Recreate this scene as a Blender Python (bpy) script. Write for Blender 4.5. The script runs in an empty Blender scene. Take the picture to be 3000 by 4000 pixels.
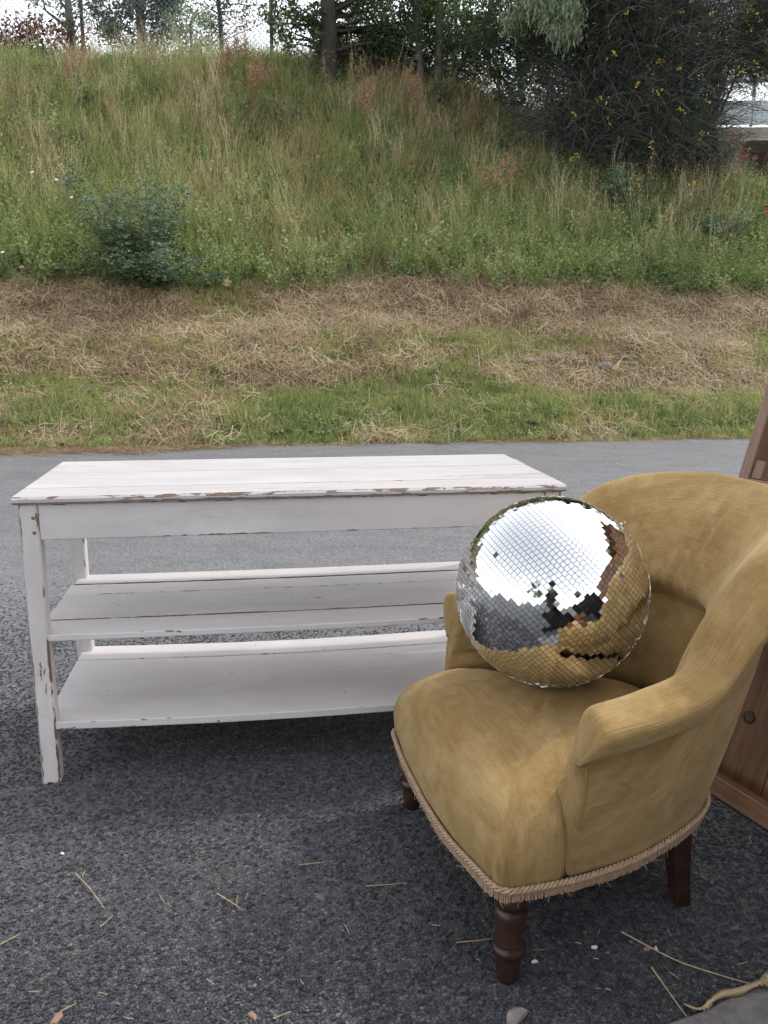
import bpy, bmesh, math, random
import numpy as np
from mathutils import Matrix, Vector
random.seed(7)
rng = np.random.default_rng(7)
SC = bpy.context.scene
COL = SC.collection

# ------------------------------------------------------------------ camera
CAM_H, PITCH, ROLL, FPX = 1.187, math.radians(12.404), math.radians(0.335), 3206.0
cd = bpy.data.cameras.new('camera')
cam = bpy.data.objects.new('camera', cd)
COL.objects.link(cam)
cd.sensor_fit = 'VERTICAL'
cd.sensor_height = 36.0
cd.sensor_width = 27.0
cd.lens = 36.0 * FPX / 4000.0
cd.clip_start = 0.02
cd.clip_end = 2000
cam.matrix_world = (Matrix.Translation((0, 0, CAM_H)) @ Matrix.Rotation(math.pi / 2 - PITCH, 4, 'X')
                    @ Matrix.Rotation(ROLL, 4, 'Z'))
SC.camera = cam

# ------------------------------------------------------------------ light
SUN_DIR = Vector((0.718, 0.396, 1.0)).normalized()      # towards the sun
w = bpy.data.worlds.new('World')
SC.world = w
w.use_nodes = True
wn = w.node_tree
bg = wn.nodes['Background']
sky = wn.nodes.new('ShaderNodeTexSky')
sky.sky_type = 'NISHITA'
sky.sun_disc = False
sky.sun_elevation = math.asin(SUN_DIR.z)
sky.sun_rotation = math.atan2(SUN_DIR.x, SUN_DIR.y)
sky.air_density = 1.0
sky.dust_density = 1.2
sky.ozone_density = 1.0
hs = wn.nodes.new('ShaderNodeHueSaturation')              # thin veil of cloud: paler than clear blue
hs.inputs['Saturation'].default_value = 0.2
hs.inputs['Value'].default_value = 1.0
wn.links.new(sky.outputs[0], hs.inputs['Color'])
wn.links.new(hs.outputs[0], bg.inputs['Color'])
bg.inputs['Strength'].default_value = 0.15
sl = bpy.data.lights.new('sun', 'SUN')
sl.energy = 0.6
sl.angle = math.radians(4.0)
sl.color = (1.0, 0.955, 0.9)
so = bpy.data.objects.new('sun', sl)
COL.objects.link(so)
so.rotation_euler = SUN_DIR.to_track_quat('Z', 'Y').to_euler()
so.location = (6, 4, 12)
SC.view_settings.view_transform = 'Standard'
SC.view_settings.look = 'None'
SC.view_settings.gamma = 1.0
SC.view_settings.exposure = 1.42
SC.view_settings.use_curve_mapping = False
SC.render.engine = 'CYCLES'
SC.cycles.use_denoising = True
try:
    SC.cycles.denoiser = 'OPENIMAGEDENOISE'
except Exception:
    pass
SC.cycles.max_bounces = 8
SC.cycles.transparent_max_bounces = 6
SC.cycles.sample_clamp_indirect = 8.0

# ------------------------------------------------------------------ helpers
def tag(o, label=None, cat=None, group=None, kind=None):
    if label: o['label'] = label
    if cat: o['category'] = cat
    if group: o['group'] = group
    if kind: o['kind'] = kind
    return o

def empty(name, loc=(0, 0, 0), rz=0.0, label=None, cat=None, group=None):
    o = bpy.data.objects.new(name, None)
    COL.objects.link(o)
    o.location = loc
    o.rotation_euler = (0, 0, rz)
    o.empty_display_size = 0.1
    return tag(o, label, cat, group)

def mesh(name, verts, faces, mat=None, smooth=False, uv=None, attrs=None, mats=None, midx=None):
    me = bpy.data.meshes.new(name)
    verts = np.asarray(verts, float)
    if isinstance(faces, np.ndarray) and faces.ndim == 2:
        n, k = faces.shape
        me.vertices.add(len(verts))
        me.vertices.foreach_set('co', verts.astype(np.float32).ravel())
        me.loops.add(n * k)
        me.loops.foreach_set('vertex_index', faces.astype(np.int32).ravel())
        me.polygons.add(n)
        me.polygons.foreach_set('loop_start', (np.arange(n) * k).astype(np.int32))
        me.update(calc_edges=True)
    else:
        me.from_pydata([tuple(v) for v in verts], [], [tuple(int(i) for i in f) for f in faces])
        me.update()
    me.polygons.foreach_set('use_smooth', np.full(len(me.polygons), bool(smooth)))
    if uv is not None:
        uvl = me.uv_layers.new(name='UVMap')
        li = np.empty(len(me.loops), np.int32)
        me.loops.foreach_get('vertex_index', li)
        uvl.data.foreach_set('uv', np.asarray(uv, np.float32)[li].ravel())
    for k_, v_ in (attrs or {}).items():
        a = me.attributes.new(k_, 'FLOAT', 'POINT')
        a.data.foreach_set('value', np.asarray(v_, np.float32))
    for m in (mats or ([mat] if mat else [])):
        me.materials.append(m)
    if midx is not None:
        me.polygons.foreach_set('material_index', np.asarray(midx, np.int32))
    return me

def obj(name, me, parent=None, loc=(0, 0, 0), rot=(0, 0, 0), scale=(1, 1, 1)):
    o = bpy.data.objects.new(name, me)
    COL.objects.link(o)
    o.location = loc
    o.rotation_euler = rot
    o.scale = scale
    if parent: o.parent = parent
    return o

def copy_tree(o, parent=None):
    c = o.copy()
    COL.objects.link(c)
    c.parent = parent
    for ch in list(o.children):
        copy_tree(ch, c)
    return c

class MB:
    """collects pieces of one mesh"""
    def __init__(s): s.v = []; s.f = []; s.a = []; s.n = 0
    def add(s, v, f, a=None):
        v = np.asarray(v, float)
        s.v.append(v)
        s.f += [tuple(int(i) + s.n for i in q) for q in f]
        s.a.append(np.zeros(len(v)) if a is None else np.asarray(a, float) * np.ones(len(v)))
        s.n += len(v)
        return s
    def tube(s, path, rad, sides=6, a=None, cap=True):
        path = np.asarray(path, float); n = len(path)
        rad = np.ones(n) * rad
        t = np.gradient(path, axis=0)
        t /= np.linalg.norm(t, axis=1)[:, None] + 1e-9
        ref = np.array([0.31, 0.17, 0.93])
        vs = []
        for i in range(n):
            u = np.cross(t[i], ref)
            if np.linalg.norm(u) < 0.1: u = np.cross(t[i], [1, 0, 0])
            u /= np.linalg.norm(u); v = np.cross(t[i], u)
            for k in range(sides):
                an = 2 * math.pi * k / sides
                vs.append(path[i] + rad[i] * (u * math.cos(an) + v * math.sin(an)))
        fs = [(i * sides + k, i * sides + (k + 1) % sides, (i + 1) * sides + (k + 1) % sides, (i + 1) * sides + k)
              for i in range(n - 1) for k in range(sides)]
        if cap:
            fs += [tuple(range(sides))[::-1], tuple((n - 1) * sides + k for k in range(sides))]
        return s.add(vs, fs, a)
    def box(s, lo, hi, a=None):
        x0, y0, z0 = lo; x1, y1, z1 = hi
        v = [(x0, y0, z0), (x1, y0, z0), (x1, y1, z0), (x0, y1, z0), (x0, y0, z1), (x1, y0, z1), (x1, y1, z1), (x0, y1, z1)]
        f = [(0, 3, 2, 1), (4, 5, 6, 7), (0, 1, 5, 4), (1, 2, 6, 5), (2, 3, 7, 6), (3, 0, 4, 7)]
        return s.add(v, f, a)
    def mesh(s, name, mat, smooth=False, attr=None):
        return mesh(name, np.concatenate(s.v), s.f, mat, smooth, attrs={attr: np.concatenate(s.a)} if attr else None)
    def build(s, name, mat, parent=None, smooth=False, attr=None):
        return obj(name, s.mesh(name, mat, smooth, attr), parent)

def lathe(name, prof, mat, seg=28):
    prof = np.asarray(prof, float); n = len(prof)
    an = np.linspace(0, 2 * math.pi, seg, endpoint=False)
    v = np.stack([prof[:, None, 0] * np.cos(an), prof[:, None, 0] * np.sin(an), np.repeat(prof[:, 1:2], seg, 1)], -1).reshape(-1, 3)
    f = [(i * seg + k, i * seg + (k + 1) % seg, (i + 1) * seg + (k + 1) % seg, (i + 1) * seg + k) for i in range(n - 1) for k in range(seg)]
    f += [tuple(range(seg))[::-1], tuple((n - 1) * seg + k for k in range(seg))]
    me = mesh(name, v, f, mat, True)
    return me

def catmull(P, n):
    """n samples through control points P (k,d)"""
    P = np.asarray(P, float); k = len(P)
    Q = np.vstack([2 * P[0] - P[1], P, 2 * P[-1] - P[-2]])
    out = []
    for t in np.linspace(0, k - 1, n):
        i = min(int(t), k - 2); u = t - i
        a, b, c, d = Q[i], Q[i + 1], Q[i + 2], Q[i + 3]
        out.append(0.5 * (2 * b + (c - a) * u + (2 * a - 5 * b + 4 * c - d) * u * u + (3 * b - a - 3 * c + d) * u ** 3))
    return np.array(out)

_perm = rng.random((64, 64))
def vnoise(x, y):
    x = np.asarray(x, float); y = np.asarray(y, float)
    xi = np.floor(x).astype(int); yi = np.floor(y).astype(int)
    u = x - xi; v = y - yi
    u = u * u * (3 - 2 * u); v = v * v * (3 - 2 * v)
    g = lambda a, b: _perm[a % 64, b % 64]
    return (g(xi, yi) * (1 - u) + g(xi + 1, yi) * u) * (1 - v) + (g(xi, yi + 1) * (1 - u) + g(xi + 1, yi + 1) * u) * v
def fbm(x, y, o=4):
    r = 0; a = 0.5; t = 0
    x = np.asarray(x, float); y = np.asarray(y, float)
    for i in range(o):
        r = r + a * vnoise(x + 17 * i, y + 5 * i); t += a
        x = x * 2.03; y = y * 2.03; a *= 0.5
    return r / t

# ------------------------------------------------------------------ materials
class Mat:
    def __init__(s, name):
        s.m = bpy.data.materials.new(name)
        s.m.use_nodes = True
        s.nt = s.m.node_tree
        s.b = s.nt.nodes['Principled BSDF']
        s.out = s.nt.nodes['Material Output']
    def n(s, t, props=None, **ins):
        nd = s.nt.nodes.new('ShaderNode' + t)
        for k, v in (props or {}).items(): setattr(nd, k, v)
        for k, v in ins.items():
            key = int(k[1:]) if k[0] == '_' else k.replace('_', ' ')
            s.set(nd.inputs[key], v)
        return nd
    def set(s, sock, v):
        if isinstance(v, bpy.types.NodeSocket): s.nt.links.new(v, sock)
        else:
            if isinstance(v, (tuple, list)) and len(v) == 3 and sock.type == 'RGBA': v = (*v, 1)
            sock.default_value = v
    def p(s, **kw):
        for k, v in kw.items(): s.set(s.b.inputs[k.replace('_', ' ')], v)
        return s
    def obj(s): return s.n('TexCoord').outputs['Object']
    def uv(s): return s.n('TexCoord').outputs['UV']
    def world(s): return s.n('NewGeometry').outputs['Position']
    def map(s, vec, scale=(1, 1, 1), loc=(0, 0, 0)):
        return s.n('Mapping', Vector=vec, Scale=scale, Location=loc).outputs[0]
    def offs(s, vec, amt=37.0):
        r = s.n('ObjectInfo').outputs['Random']
        m = s.math('MULTIPLY', r, amt)
        c = s.n('CombineXYZ', X=m, Y=m, Z=m).outputs[0]
        return s.n('VectorMath', {'operation': 'ADD'}, _0=vec, _1=c).outputs[0]
    def noise(s, vec, scale, detail=4, rough=0.55, dist=0.0):
        return s.n('TexNoise', Vector=vec, Scale=scale, Detail=detail, Roughness=rough, Distortion=dist).outputs[0]
    def ramp(s, fac, *stops, interp='LINEAR'):
        r = s.n('ValToRGB', Fac=fac)
        r.color_ramp.interpolation = interp
        el = r.color_ramp.elements
        for i, (p_, c) in enumerate(stops):
            e = el[i] if i < 2 else el.new(p_)
            e.position = p_
            e.color = (c, c, c, 1) if isinstance(c, (int, float)) else (*c, 1)
        return r.outputs[0]
    def mix(s, fac, a, b, mode='MIX'):
        nd = s.n('Mix', {'data_type': 'RGBA', 'blend_type': mode})
        s.set(nd.inputs[0], fac); s.set(nd.inputs[6], a); s.set(nd.inputs[7], b)
        return nd.outputs[2]
    def math(s, op, a, b=0.0, clamp=False):
        nd = s.n('Math', {'operation': op, 'use_clamp': clamp})
        s.set(nd.inputs[0], a); s.set(nd.inputs[1], b)
        return nd.outputs[0]
    def attr(s, name, kind='GEOMETRY'):
        return s.n('Attribute', {'attribute_name': name, 'attribute_type': kind}).outputs['Fac']
    def bump(s, h, strength=0.3, dist=0.01, normal=None):
        nd = s.n('Bump', Height=h, Strength=strength, Distance=dist)
        if normal: s.set(nd.inputs['Normal'], normal)
        s.set(s.b.inputs['Normal'], nd.outputs[0])
        return nd.outputs[0]

def plain(name, col, rough=0.6, metal=0.0, var=0.25, scale=12.0):
    m = Mat(name)
    nz = m.noise(m.offs(m.obj()), scale, 5)
    c0 = tuple(max(0, c * (1 - var)) for c in col); c1 = tuple(min(1, c * (1 + var)) for c in col)
    m.p(Base_Color=m.ramp(nz, (0.3, c0), (0.7, c1)), Roughness=rough, Metallic=metal)
    m.bump(nz, 0.15, 0.005)
    return m.m

# --- white paint, worn to the wood at the edges
def make_white_paint(name='white_paint', rubbed=0.20, tone=1.0):
    m = Mat(name)
    uv = m.offs(m.uv())
    wear = m.attr('wear')
    grain = m.noise(m.map(uv, (2.5, 90, 1)), 1.0, 6, 0.6)
    streak = m.noise(m.map(uv, (1.6, 26, 1)), 1.0, 5, 0.62, 0.6)
    chip = m.noise(m.map(uv, (22, 60, 1)), 1.0, 4, 0.6)
    big = m.noise(m.map(uv, (3.0, 6.0, 1)), 1.0, 3)
    paint = m.ramp(big, (0.3, (0.585 * tone, 0.545 * tone, 0.535 * tone)), (0.7, (0.685 * tone, 0.650 * tone, 0.640 * tone)))
    tint = m.noise(m.map(uv, (5, 16, 1)), 1.0, 5, 0.7, 0.4)
    paint = m.mix(m.ramp(tint, (0.48, 0.0), (0.70, 0.5)), paint, (0.53 * tone, 0.475 * tone, 0.44 * tone))
    rub = m.ramp(streak, (0.56, 0.0), (0.70, 1.0))
    rub = m.math('MULTIPLY', rub, m.ramp(chip, (0.42, 0.0), (0.60, rubbed)))
    col = m.mix(rub, paint, (0.30, 0.262, 0.245))
    ed = m.math('ADD', m.math('MULTIPLY', wear, 0.62), m.math('MULTIPLY', m.math('SUBTRACT', chip, 0.5), 1.1))
    ed = m.math('ADD', ed, m.math('MULTIPLY', m.math('SUBTRACT', big, 0.5), 0.55))
    bare = m.ramp(ed, (0.54, 0.0), (0.60, 1.0))
    wood = m.ramp(grain, (0.3, (0.10, 0.055, 0.04)), (0.7, (0.25, 0.155, 0.11)))
    col = m.mix(bare, col, wood)
    vor = m.n('TexVoronoi', Vector=m.map(uv, (14, 26, 1)), Scale=1.0)
    hole = m.ramp(vor.outputs['Distance'], (0.045, 1.0), (0.075, 0.0))
    hole = m.math('MULTIPLY', hole, m.ramp(m.n('SeparateColor', Color=vor.outputs['Color']).outputs[0], (0.70, 0.0), (0.72, 1.0)))
    col = m.mix(hole, col, (0.06, 0.04, 0.035))
    m.p(Base_Color=col, Roughness=m.ramp(grain, (0.3, 0.42), (0.7, 0.6)))
    h = m.math('SUBTRACT', m.math('MULTIPLY', grain, 0.35), m.math('MULTIPLY', bare, 0.7))
    h = m.math('SUBTRACT', h, hole)
    m.bump(h, 0.35, 0.002)
    return m.m

def make_wood(name, dark, light, rough=0.55):
    m = Mat(name)
    uv = m.offs(m.uv())
    g = m.noise(m.map(uv, (4, 70, 1)), 1.0, 6, 0.65, 0.4)
    b = m.noise(m.map(uv, (3, 9, 1)), 1.0, 4, 0.6, 0.8)
    f = m.math('ADD', m.math('MULTIPLY', g, 0.6), m.math('MULTIPLY', b, 0.5))
    m.p(Base_Color=m.ramp(f, (0.36, dark), (0.72, light)), Roughness=rough)
    m.bump(g, 0.25, 0.002)
    return m.m

def make_fabric():
    m = Mat('gold_velvet')
    uv = m.uv()
    rib = m.noise(m.map(uv, (7, 290, 1)), 1.0, 3, 0.6, 0.06)
    rib2 = m.noise(m.map(uv, (8, 420, 1)), 1.0, 2, 0.6, 0.05)
    big = m.noise(m.map(uv, (9, 11, 1)), 1.0, 5, 0.62, 0.8)
    big2 = m.noise(m.map(uv, (2.4, 3.2, 1), (3, 8, 0)), 1.0, 4, 0.6, 0.7)
    pile = m.noise(m.map(uv, (24, 26, 1)), 1.0, 6, 0.72, 0.6)
    fleck = m.noise(m.map(uv, (170, 190, 1)), 1.0, 3, 0.65)
    base = m.ramp(big, (0.30, (0.270, 0.168, 0.062)), (0.50, (0.350, 0.233, 0.097)), (0.70, (0.425, 0.300, 0.142)))
    base = m.mix(m.ramp(big2, (0.44, 0.0), (0.64, 0.62)), base, (0.225, 0.130, 0.042))
    base = m.mix(m.ramp(pile, (0.50, 0.0), (0.66, 0.28)), base, (0.49, 0.355, 0.17))
    base = m.mix(m.ramp(pile, (0.30, 0.25), (0.44, 0.0)), base, (0.17, 0.098, 0.032))
    slub = m.math('ADD', m.math('MULTIPLY', rib, 0.6), m.math('MULTIPLY', rib2, 0.4))
    col = m.mix(m.ramp(slub, (0.53, 0.0), (0.66, 0.24)), base, (0.56, 0.41, 0.21))
    col = m.mix(m.ramp(slub, (0.34, 0.30), (0.48, 0.0)), col, (0.14, 0.080, 0.026))
    col = m.mix(m.ramp(fleck, (0.58, 0.0), (0.72, 0.5)), col, (0.15, 0.09, 0.035))
    m.p(Base_Color=col, Roughness=0.9)
    m.b.inputs['Sheen Weight'].default_value = 0.35
    m.b.inputs['Sheen Roughness'].default_value = 0.4
    m.set(m.b.inputs['Sheen Tint'], (0.95, 0.78, 0.5))
    m.b.inputs['Specular IOR Level'].default_value = 0.15
    h = m.math('ADD', m.math('MULTIPLY', rib, 0.7), m.math('MULTIPLY', rib2, 0.9))
    h = m.math('ADD', h, m.math('MULTIPLY', fleck, 0.3))
    m.bump(h, 0.55, 0.003)
    return m.m

def make_asphalt():
    m = Mat('asphalt')
    P = m.world()
    wp = m.n('VectorMath', {'operation': 'ADD'}, _0=P, _1=m.n('VectorMath', {'operation': 'SCALE'}, _0=m.n('TexNoise', Vector=P, Scale=60.0, Detail=2.0).outputs['Color'], Scale=0.006).outputs[0]).outputs[0]
    v = m.n('TexVoronoi', {'voronoi_dimensions': '2D'}, Vector=wp, Scale=125.0, Randomness=1.0)
    e = m.n('TexVoronoi', {'voronoi_dimensions': '2D', 'feature': 'DISTANCE_TO_EDGE'}, Vector=wp, Scale=125.0)
    rnd = m.n('SeparateColor', Color=v.outputs['Color'])
    stone = m.ramp(rnd.outputs[0], (0.0, (0.024, 0.025, 0.030)), (0.35, (0.047, 0.049, 0.056)), (0.75, (0.078, 0.081, 0.090)), (0.93, (0.12, 0.12, 0.128)), (1.0, (0.18, 0.178, 0.178)))
    stone = m.mix(m.ramp(rnd.outputs[1], (0.94, 0.0), (0.97, 0.6)), stone, (0.15, 0.085, 0.07))
    stone = m.mix(m.ramp(rnd.outputs[2], (0.90, 0.0), (0.96, 0.6)), stone, (0.09, 0.105, 0.095))
    gap = m.ramp(e.outputs['Distance'], (0.03, 1.0), (0.16, 0.0))
    fine = m.noise(P, 420.0, 2)
    col = m.mix(m.math('MULTIPLY', gap, 0.5), stone, (0.020, 0.020, 0.022))
    col = m.mix(0.5, col, m.ramp(fine, (0.3, 0.5), (0.7, 1.0)), 'MULTIPLY')
    # paler with distance: mostly grazing-light sheen painted into the colour, partly lane wear
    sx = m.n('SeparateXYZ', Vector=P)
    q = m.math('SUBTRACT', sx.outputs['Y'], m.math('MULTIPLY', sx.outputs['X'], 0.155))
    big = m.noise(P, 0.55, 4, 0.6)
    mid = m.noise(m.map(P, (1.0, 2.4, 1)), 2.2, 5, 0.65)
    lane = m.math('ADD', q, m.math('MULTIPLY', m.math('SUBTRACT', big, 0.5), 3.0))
    lane_sheen = m.ramp(m.math('MULTIPLY', lane, 0.125), (0.10, 0.0), (0.50, 1.0))
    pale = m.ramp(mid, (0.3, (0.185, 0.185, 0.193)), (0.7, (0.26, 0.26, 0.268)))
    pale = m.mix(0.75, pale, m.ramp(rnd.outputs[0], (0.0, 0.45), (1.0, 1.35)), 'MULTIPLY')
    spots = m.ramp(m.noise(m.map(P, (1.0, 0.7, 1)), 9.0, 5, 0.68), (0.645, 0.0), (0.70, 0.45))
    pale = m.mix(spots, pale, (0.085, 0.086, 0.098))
    col = m.mix(m.math('MULTIPLY', lane_sheen, 0.9), col, pale)
    dust = m.ramp(m.noise(P, 1.7, 6, 0.65), (0.45, 0.0), (0.72, 0.3))
    col = m.mix(dust, col, (0.15, 0.135, 0.125))
    m.p(Base_Color=col, Roughness=m.ramp(rnd.outputs[1], (0.0, 0.5), (1.0, 0.8)))
    h = m.math('SUBTRACT', m.math('MULTIPLY', rnd.outputs[2], 0.8), m.math('MULTIPLY', gap, 1.0))
    h = m.math('ADD', h, m.math('MULTIPLY', fine, 0.25))
    m.bump(h, 0.75, 0.004)
    return m.m

def make_stone_chip():
    m = Mat('aggregate')
    r = m.attr('val', 'INSTANCER')
    col = m.ramp(r, (0.0, (0.021, 0.022, 0.027)), (0.4, (0.037, 0.039, 0.047)), (0.8, (0.066, 0.069, 0.080)), (0.965, (0.17, 0.17, 0.17)), (0.978, (0.17, 0.10, 0.08)), (0.99, (0.22, 0.20, 0.19)), (1.0, (0.42, 0.39, 0.36)))
    nz = m.noise(m.world(), 500.0, 2)
    col = m.mix(0.5, col, m.ramp(nz, (0.3, 0.6), (0.7, 1.0)), 'MULTIPLY')
    m.p(Base_Color=col, Roughness=0.62)
    return m.m

def make_soil(name, c0, c1, scale=9.0):
    m = Mat(name)
    P = m.world()
    a = m.noise(P, scale, 6, 0.7); b = m.noise(P, scale * 0.12, 4, 0.6)
    f = m.math('ADD', m.math('MULTIPLY', a, 0.7), m.math('MULTIPLY', b, 0.4))
    m.p(Base_Color=m.ramp(f, (0.35, c0), (0.75, c1)), Roughness=0.95)
    m.bump(a, 0.8, 0.03)
    return m.m

def leafy(name, stops, trans=0.35, kind='INSTANCER', rough=0.55, spec=0.3):
    """foliage: colour picked by 'val' (per plant) and 'bc' (per leaf)"""
    m = Mat(name)
    bc = m.attr('bc')
    if kind == 'INSTANCER':
        f = m.math('ADD', m.attr('val', 'INSTANCER'), m.math('MULTIPLY', m.math('SUBTRACT', bc, 0.5), 0.42))
    else:
        f = bc
    col = m.ramp(f, *stops)
    m.p(Base_Color=col, Roughness=rough)
    m.b.inputs['Specular IOR Level'].default_value = spec
    tr = m.n('BsdfTranslucent', Color=m.mix(0.5, col, (0.9, 1.0, 0.5), 'MULTIPLY'))
    ms = m.n('MixShader', Fac=trans)
    m.nt.links.new(m.b.outputs[0], ms.inputs[1])
    m.nt.links.new(tr.outputs[0], ms.inputs[2])
    m.nt.links.new(ms.outputs[0], m.out.inputs['Surface'])
    return m.m

def bark(name, c0, c1):
    m = Mat(name)
    o = m.obj()
    a = m.noise(m.map(o, (14, 14, 4)), 1.0, 6, 0.7)
    b = m.noise(m.map(o, (3, 3, 2)), 1.0, 3)
    f = m.math('ADD', m.math('MULTIPLY', a, 0.7), m.math('MULTIPLY', b, 0.35))
    m.p(Base_Color=m.ramp(f, (0.35, c0), (0.7, c1)), Roughness=0.9)
    m.bump(a, 0.8, 0.02)
    return m.m

def make_mirror():
    m = Mat('mirror_glass')
    o = m.offs(m.obj(), 11.0)
    sc = m.noise(o, 60.0, 3)
    m.p(Base_Color=(0.90, 0.91, 0.915), Metallic=1.0, Roughness=m.ramp(sc, (0.45, 0.012), (0.75, 0.05)))
    return m.m

M = {}
M['white'] = make_white_paint()
M['white_top'] = make_white_paint('white_top_paint', 0.95, 0.78)  # same white, colour darkened against bright light on top; its rubs are wear
M['chest'] = make_wood('brown_wood', (0.070, 0.034, 0.019), (0.34, 0.165, 0.085), 0.5)
M['stile'] = make_wood('grey_brown_wood', (0.15, 0.085, 0.060), (0.33, 0.205, 0.145), 0.6)
M['board'] = make_wood('orange_wood', (0.13, 0.052, 0.02), (0.36, 0.17, 0.075), 0.5)
M['legwood'] = plain('dark_leg_wood', (0.040, 0.018, 0.013), 0.34, 0, 0.5, 18)
M['fabric'] = make_fabric()
M['trim'] = plain('beige_trim', (0.42, 0.29, 0.19), 0.85, 0, 0.3, 150)
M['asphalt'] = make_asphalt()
M['chip'] = make_stone_chip()
M['soil'] = make_soil('bank_soil', (0.08, 0.058, 0.038), (0.22, 0.165, 0.105))
M['ground'] = make_soil('far_ground', (0.05, 0.06, 0.025), (0.13, 0.13, 0.06))
M['concrete'] = make_soil('concrete', (0.13, 0.12, 0.115), (0.30, 0.285, 0.275), 30.0)
M['mirror'] = make_mirror()
M['core'] = plain('ball_core', (0.16, 0.15, 0.13), 0.7)
M['metal'] = plain('dull_metal', (0.45, 0.44, 0.42), 0.4, 1.0)
M['grass'] = leafy('tall_grass', [(0.0, (0.22, 0.275, 0.10)), (0.32, (0.38, 0.41, 0.165)), (0.55, (0.49, 0.45, 0.22)), (0.78, (0.50, 0.40, 0.23)), (1.0, (0.55, 0.41, 0.26))], 0.5)
M['straw'] = leafy('straw', [(0.0, (0.17, 0.11, 0.065)), (0.4, (0.38, 0.275, 0.17)), (0.75, (0.56, 0.44, 0.28)), (1.0, (0.66, 0.55, 0.38))], 0.2)
M['weed'] = leafy('weed_leaves', [(0.0, (0.10, 0.15, 0.08)), (0.4, (0.23, 0.30, 0.13)), (0.75, (0.42, 0.48, 0.22)), (1.0, (0.62, 0.63, 0.40))], 0.45)
M['blue_weed'] = leafy('grey_green_leaves', [(0.0, (0.07, 0.13, 0.085)), (0.5, (0.15, 0.23, 0.15)), (1.0, (0.28, 0.36, 0.25))], 0.25, 'G')
M['rose'] = leafy('rose_leaves', [(0.0, (0.075, 0.115, 0.066)), (0.5, (0.145, 0.205, 0.125)), (1.0, (0.25, 0.315, 0.20))], 0.35, 'G')
M['leaf'] = leafy('tree_leaves', [(0.0, (0.040, 0.068, 0.034)), (0.5, (0.085, 0.130, 0.060)), (1.0, (0.17, 0.23, 0.10))], 0.4, 'G')
M['leaf_grey'] = leafy('grey_tree_leaves', [(0.0, (0.05, 0.078, 0.060)), (0.5, (0.095, 0.130, 0.10)), (1.0, (0.16, 0.20, 0.155))], 0.35, 'G')
M['leaf_light'] = leafy('light_leaves', [(0.0, (0.13, 0.18, 0.10)), (0.5, (0.27, 0.33, 0.21)), (1.0, (0.52, 0.56, 0.43))], 0.4, 'G')
M['leaf_red'] = leafy('red_leaves', [(0.0, (0.05, 0.03, 0.022)), (0.5, (0.13, 0.055, 0.04)), (1.0, (0.26, 0.11, 0.07))], 0.2, 'G')
M['broom'] = leafy('broom_stems', [(0.0, (0.055, 0.067, 0.066)), (0.5, (0.105, 0.122, 0.108)), (0.85, (0.155, 0.16, 0.13)), (1.0, (0.24, 0.21, 0.16))], 0.1, 'G')
M['yellow'] = leafy('yellow_petals', [(0.0, (0.62, 0.45, 0.04)), (1.0, (0.85, 0.68, 0.13))], 0.3, 'G')
M['bark'] = bark('grey_bark', (0.055, 0.048, 0.042), (0.17, 0.155, 0.14))
M['bark_dark'] = bark('dark_bark', (0.022, 0.018, 0.014), (0.07, 0.058, 0.045))
M['petal_white'] = plain('white_petals', (0.75, 0.75, 0.72), 0.6, 0, 0.05)
M['petal_red'] = plain('poppy_petals', (0.60, 0.055, 0.025), 0.6, 0, 0.25)
M['petal_pink'] = plain('valerian_flowers', (0.42, 0.10, 0.15), 0.7, 0, 0.35, 30)
M['petal_yellow'] = plain('daisy_centre', (0.6, 0.4, 0.03), 0.7)
M['stem'] = plain('green_stem', (0.10, 0.14, 0.05), 0.7)
M['sorrel'] = leafy('sorrel_seed', [(0.0, (0.28, 0.155, 0.095)), (0.5, (0.42, 0.25, 0.16)), (1.0, (0.54, 0.36, 0.24))], 0.25, 'G')
M['post'] = plain('green_post', (0.018, 0.032, 0.028), 0.5)
M['wire'] = plain('fence_wire', (0.10, 0.115, 0.12), 0.5, 0.0)
M['rail'] = plain('pale_steel', (0.42, 0.47, 0.50), 0.5)
M['beam'] = make_soil('bridge_concrete', (0.24, 0.215, 0.19), (0.40, 0.37, 0.33), 6.0)
M['darkwall'] = make_soil('abutment', (0.02, 0.019, 0.02), (0.05, 0.046, 0.045), 4.0)
M['deadleaf'] = plain('dry_leaf', (0.40, 0.30, 0.18), 0.7, 0, 0.25, 40)
M['stone'] = plain('grey_stone', (0.25, 0.22, 0.20), 0.9, 0, 0.3, 25)
M['skin'] = plain('skin', (0.50, 0.30, 0.22), 0.5, 0, 0.06)
M['shirt'] = plain('dark_shirt', (0.03, 0.012, 0.018), 0.9)
M['trousers'] = plain('dark_trousers', (0.018, 0.018, 0.024), 0.9)
M['hair'] = plain('brown_hair', (0.03, 0.018, 0.010), 0.6)
M['plastic'] = plain('black_plastic', (0.012, 0.012, 0.014), 0.35)

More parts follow.
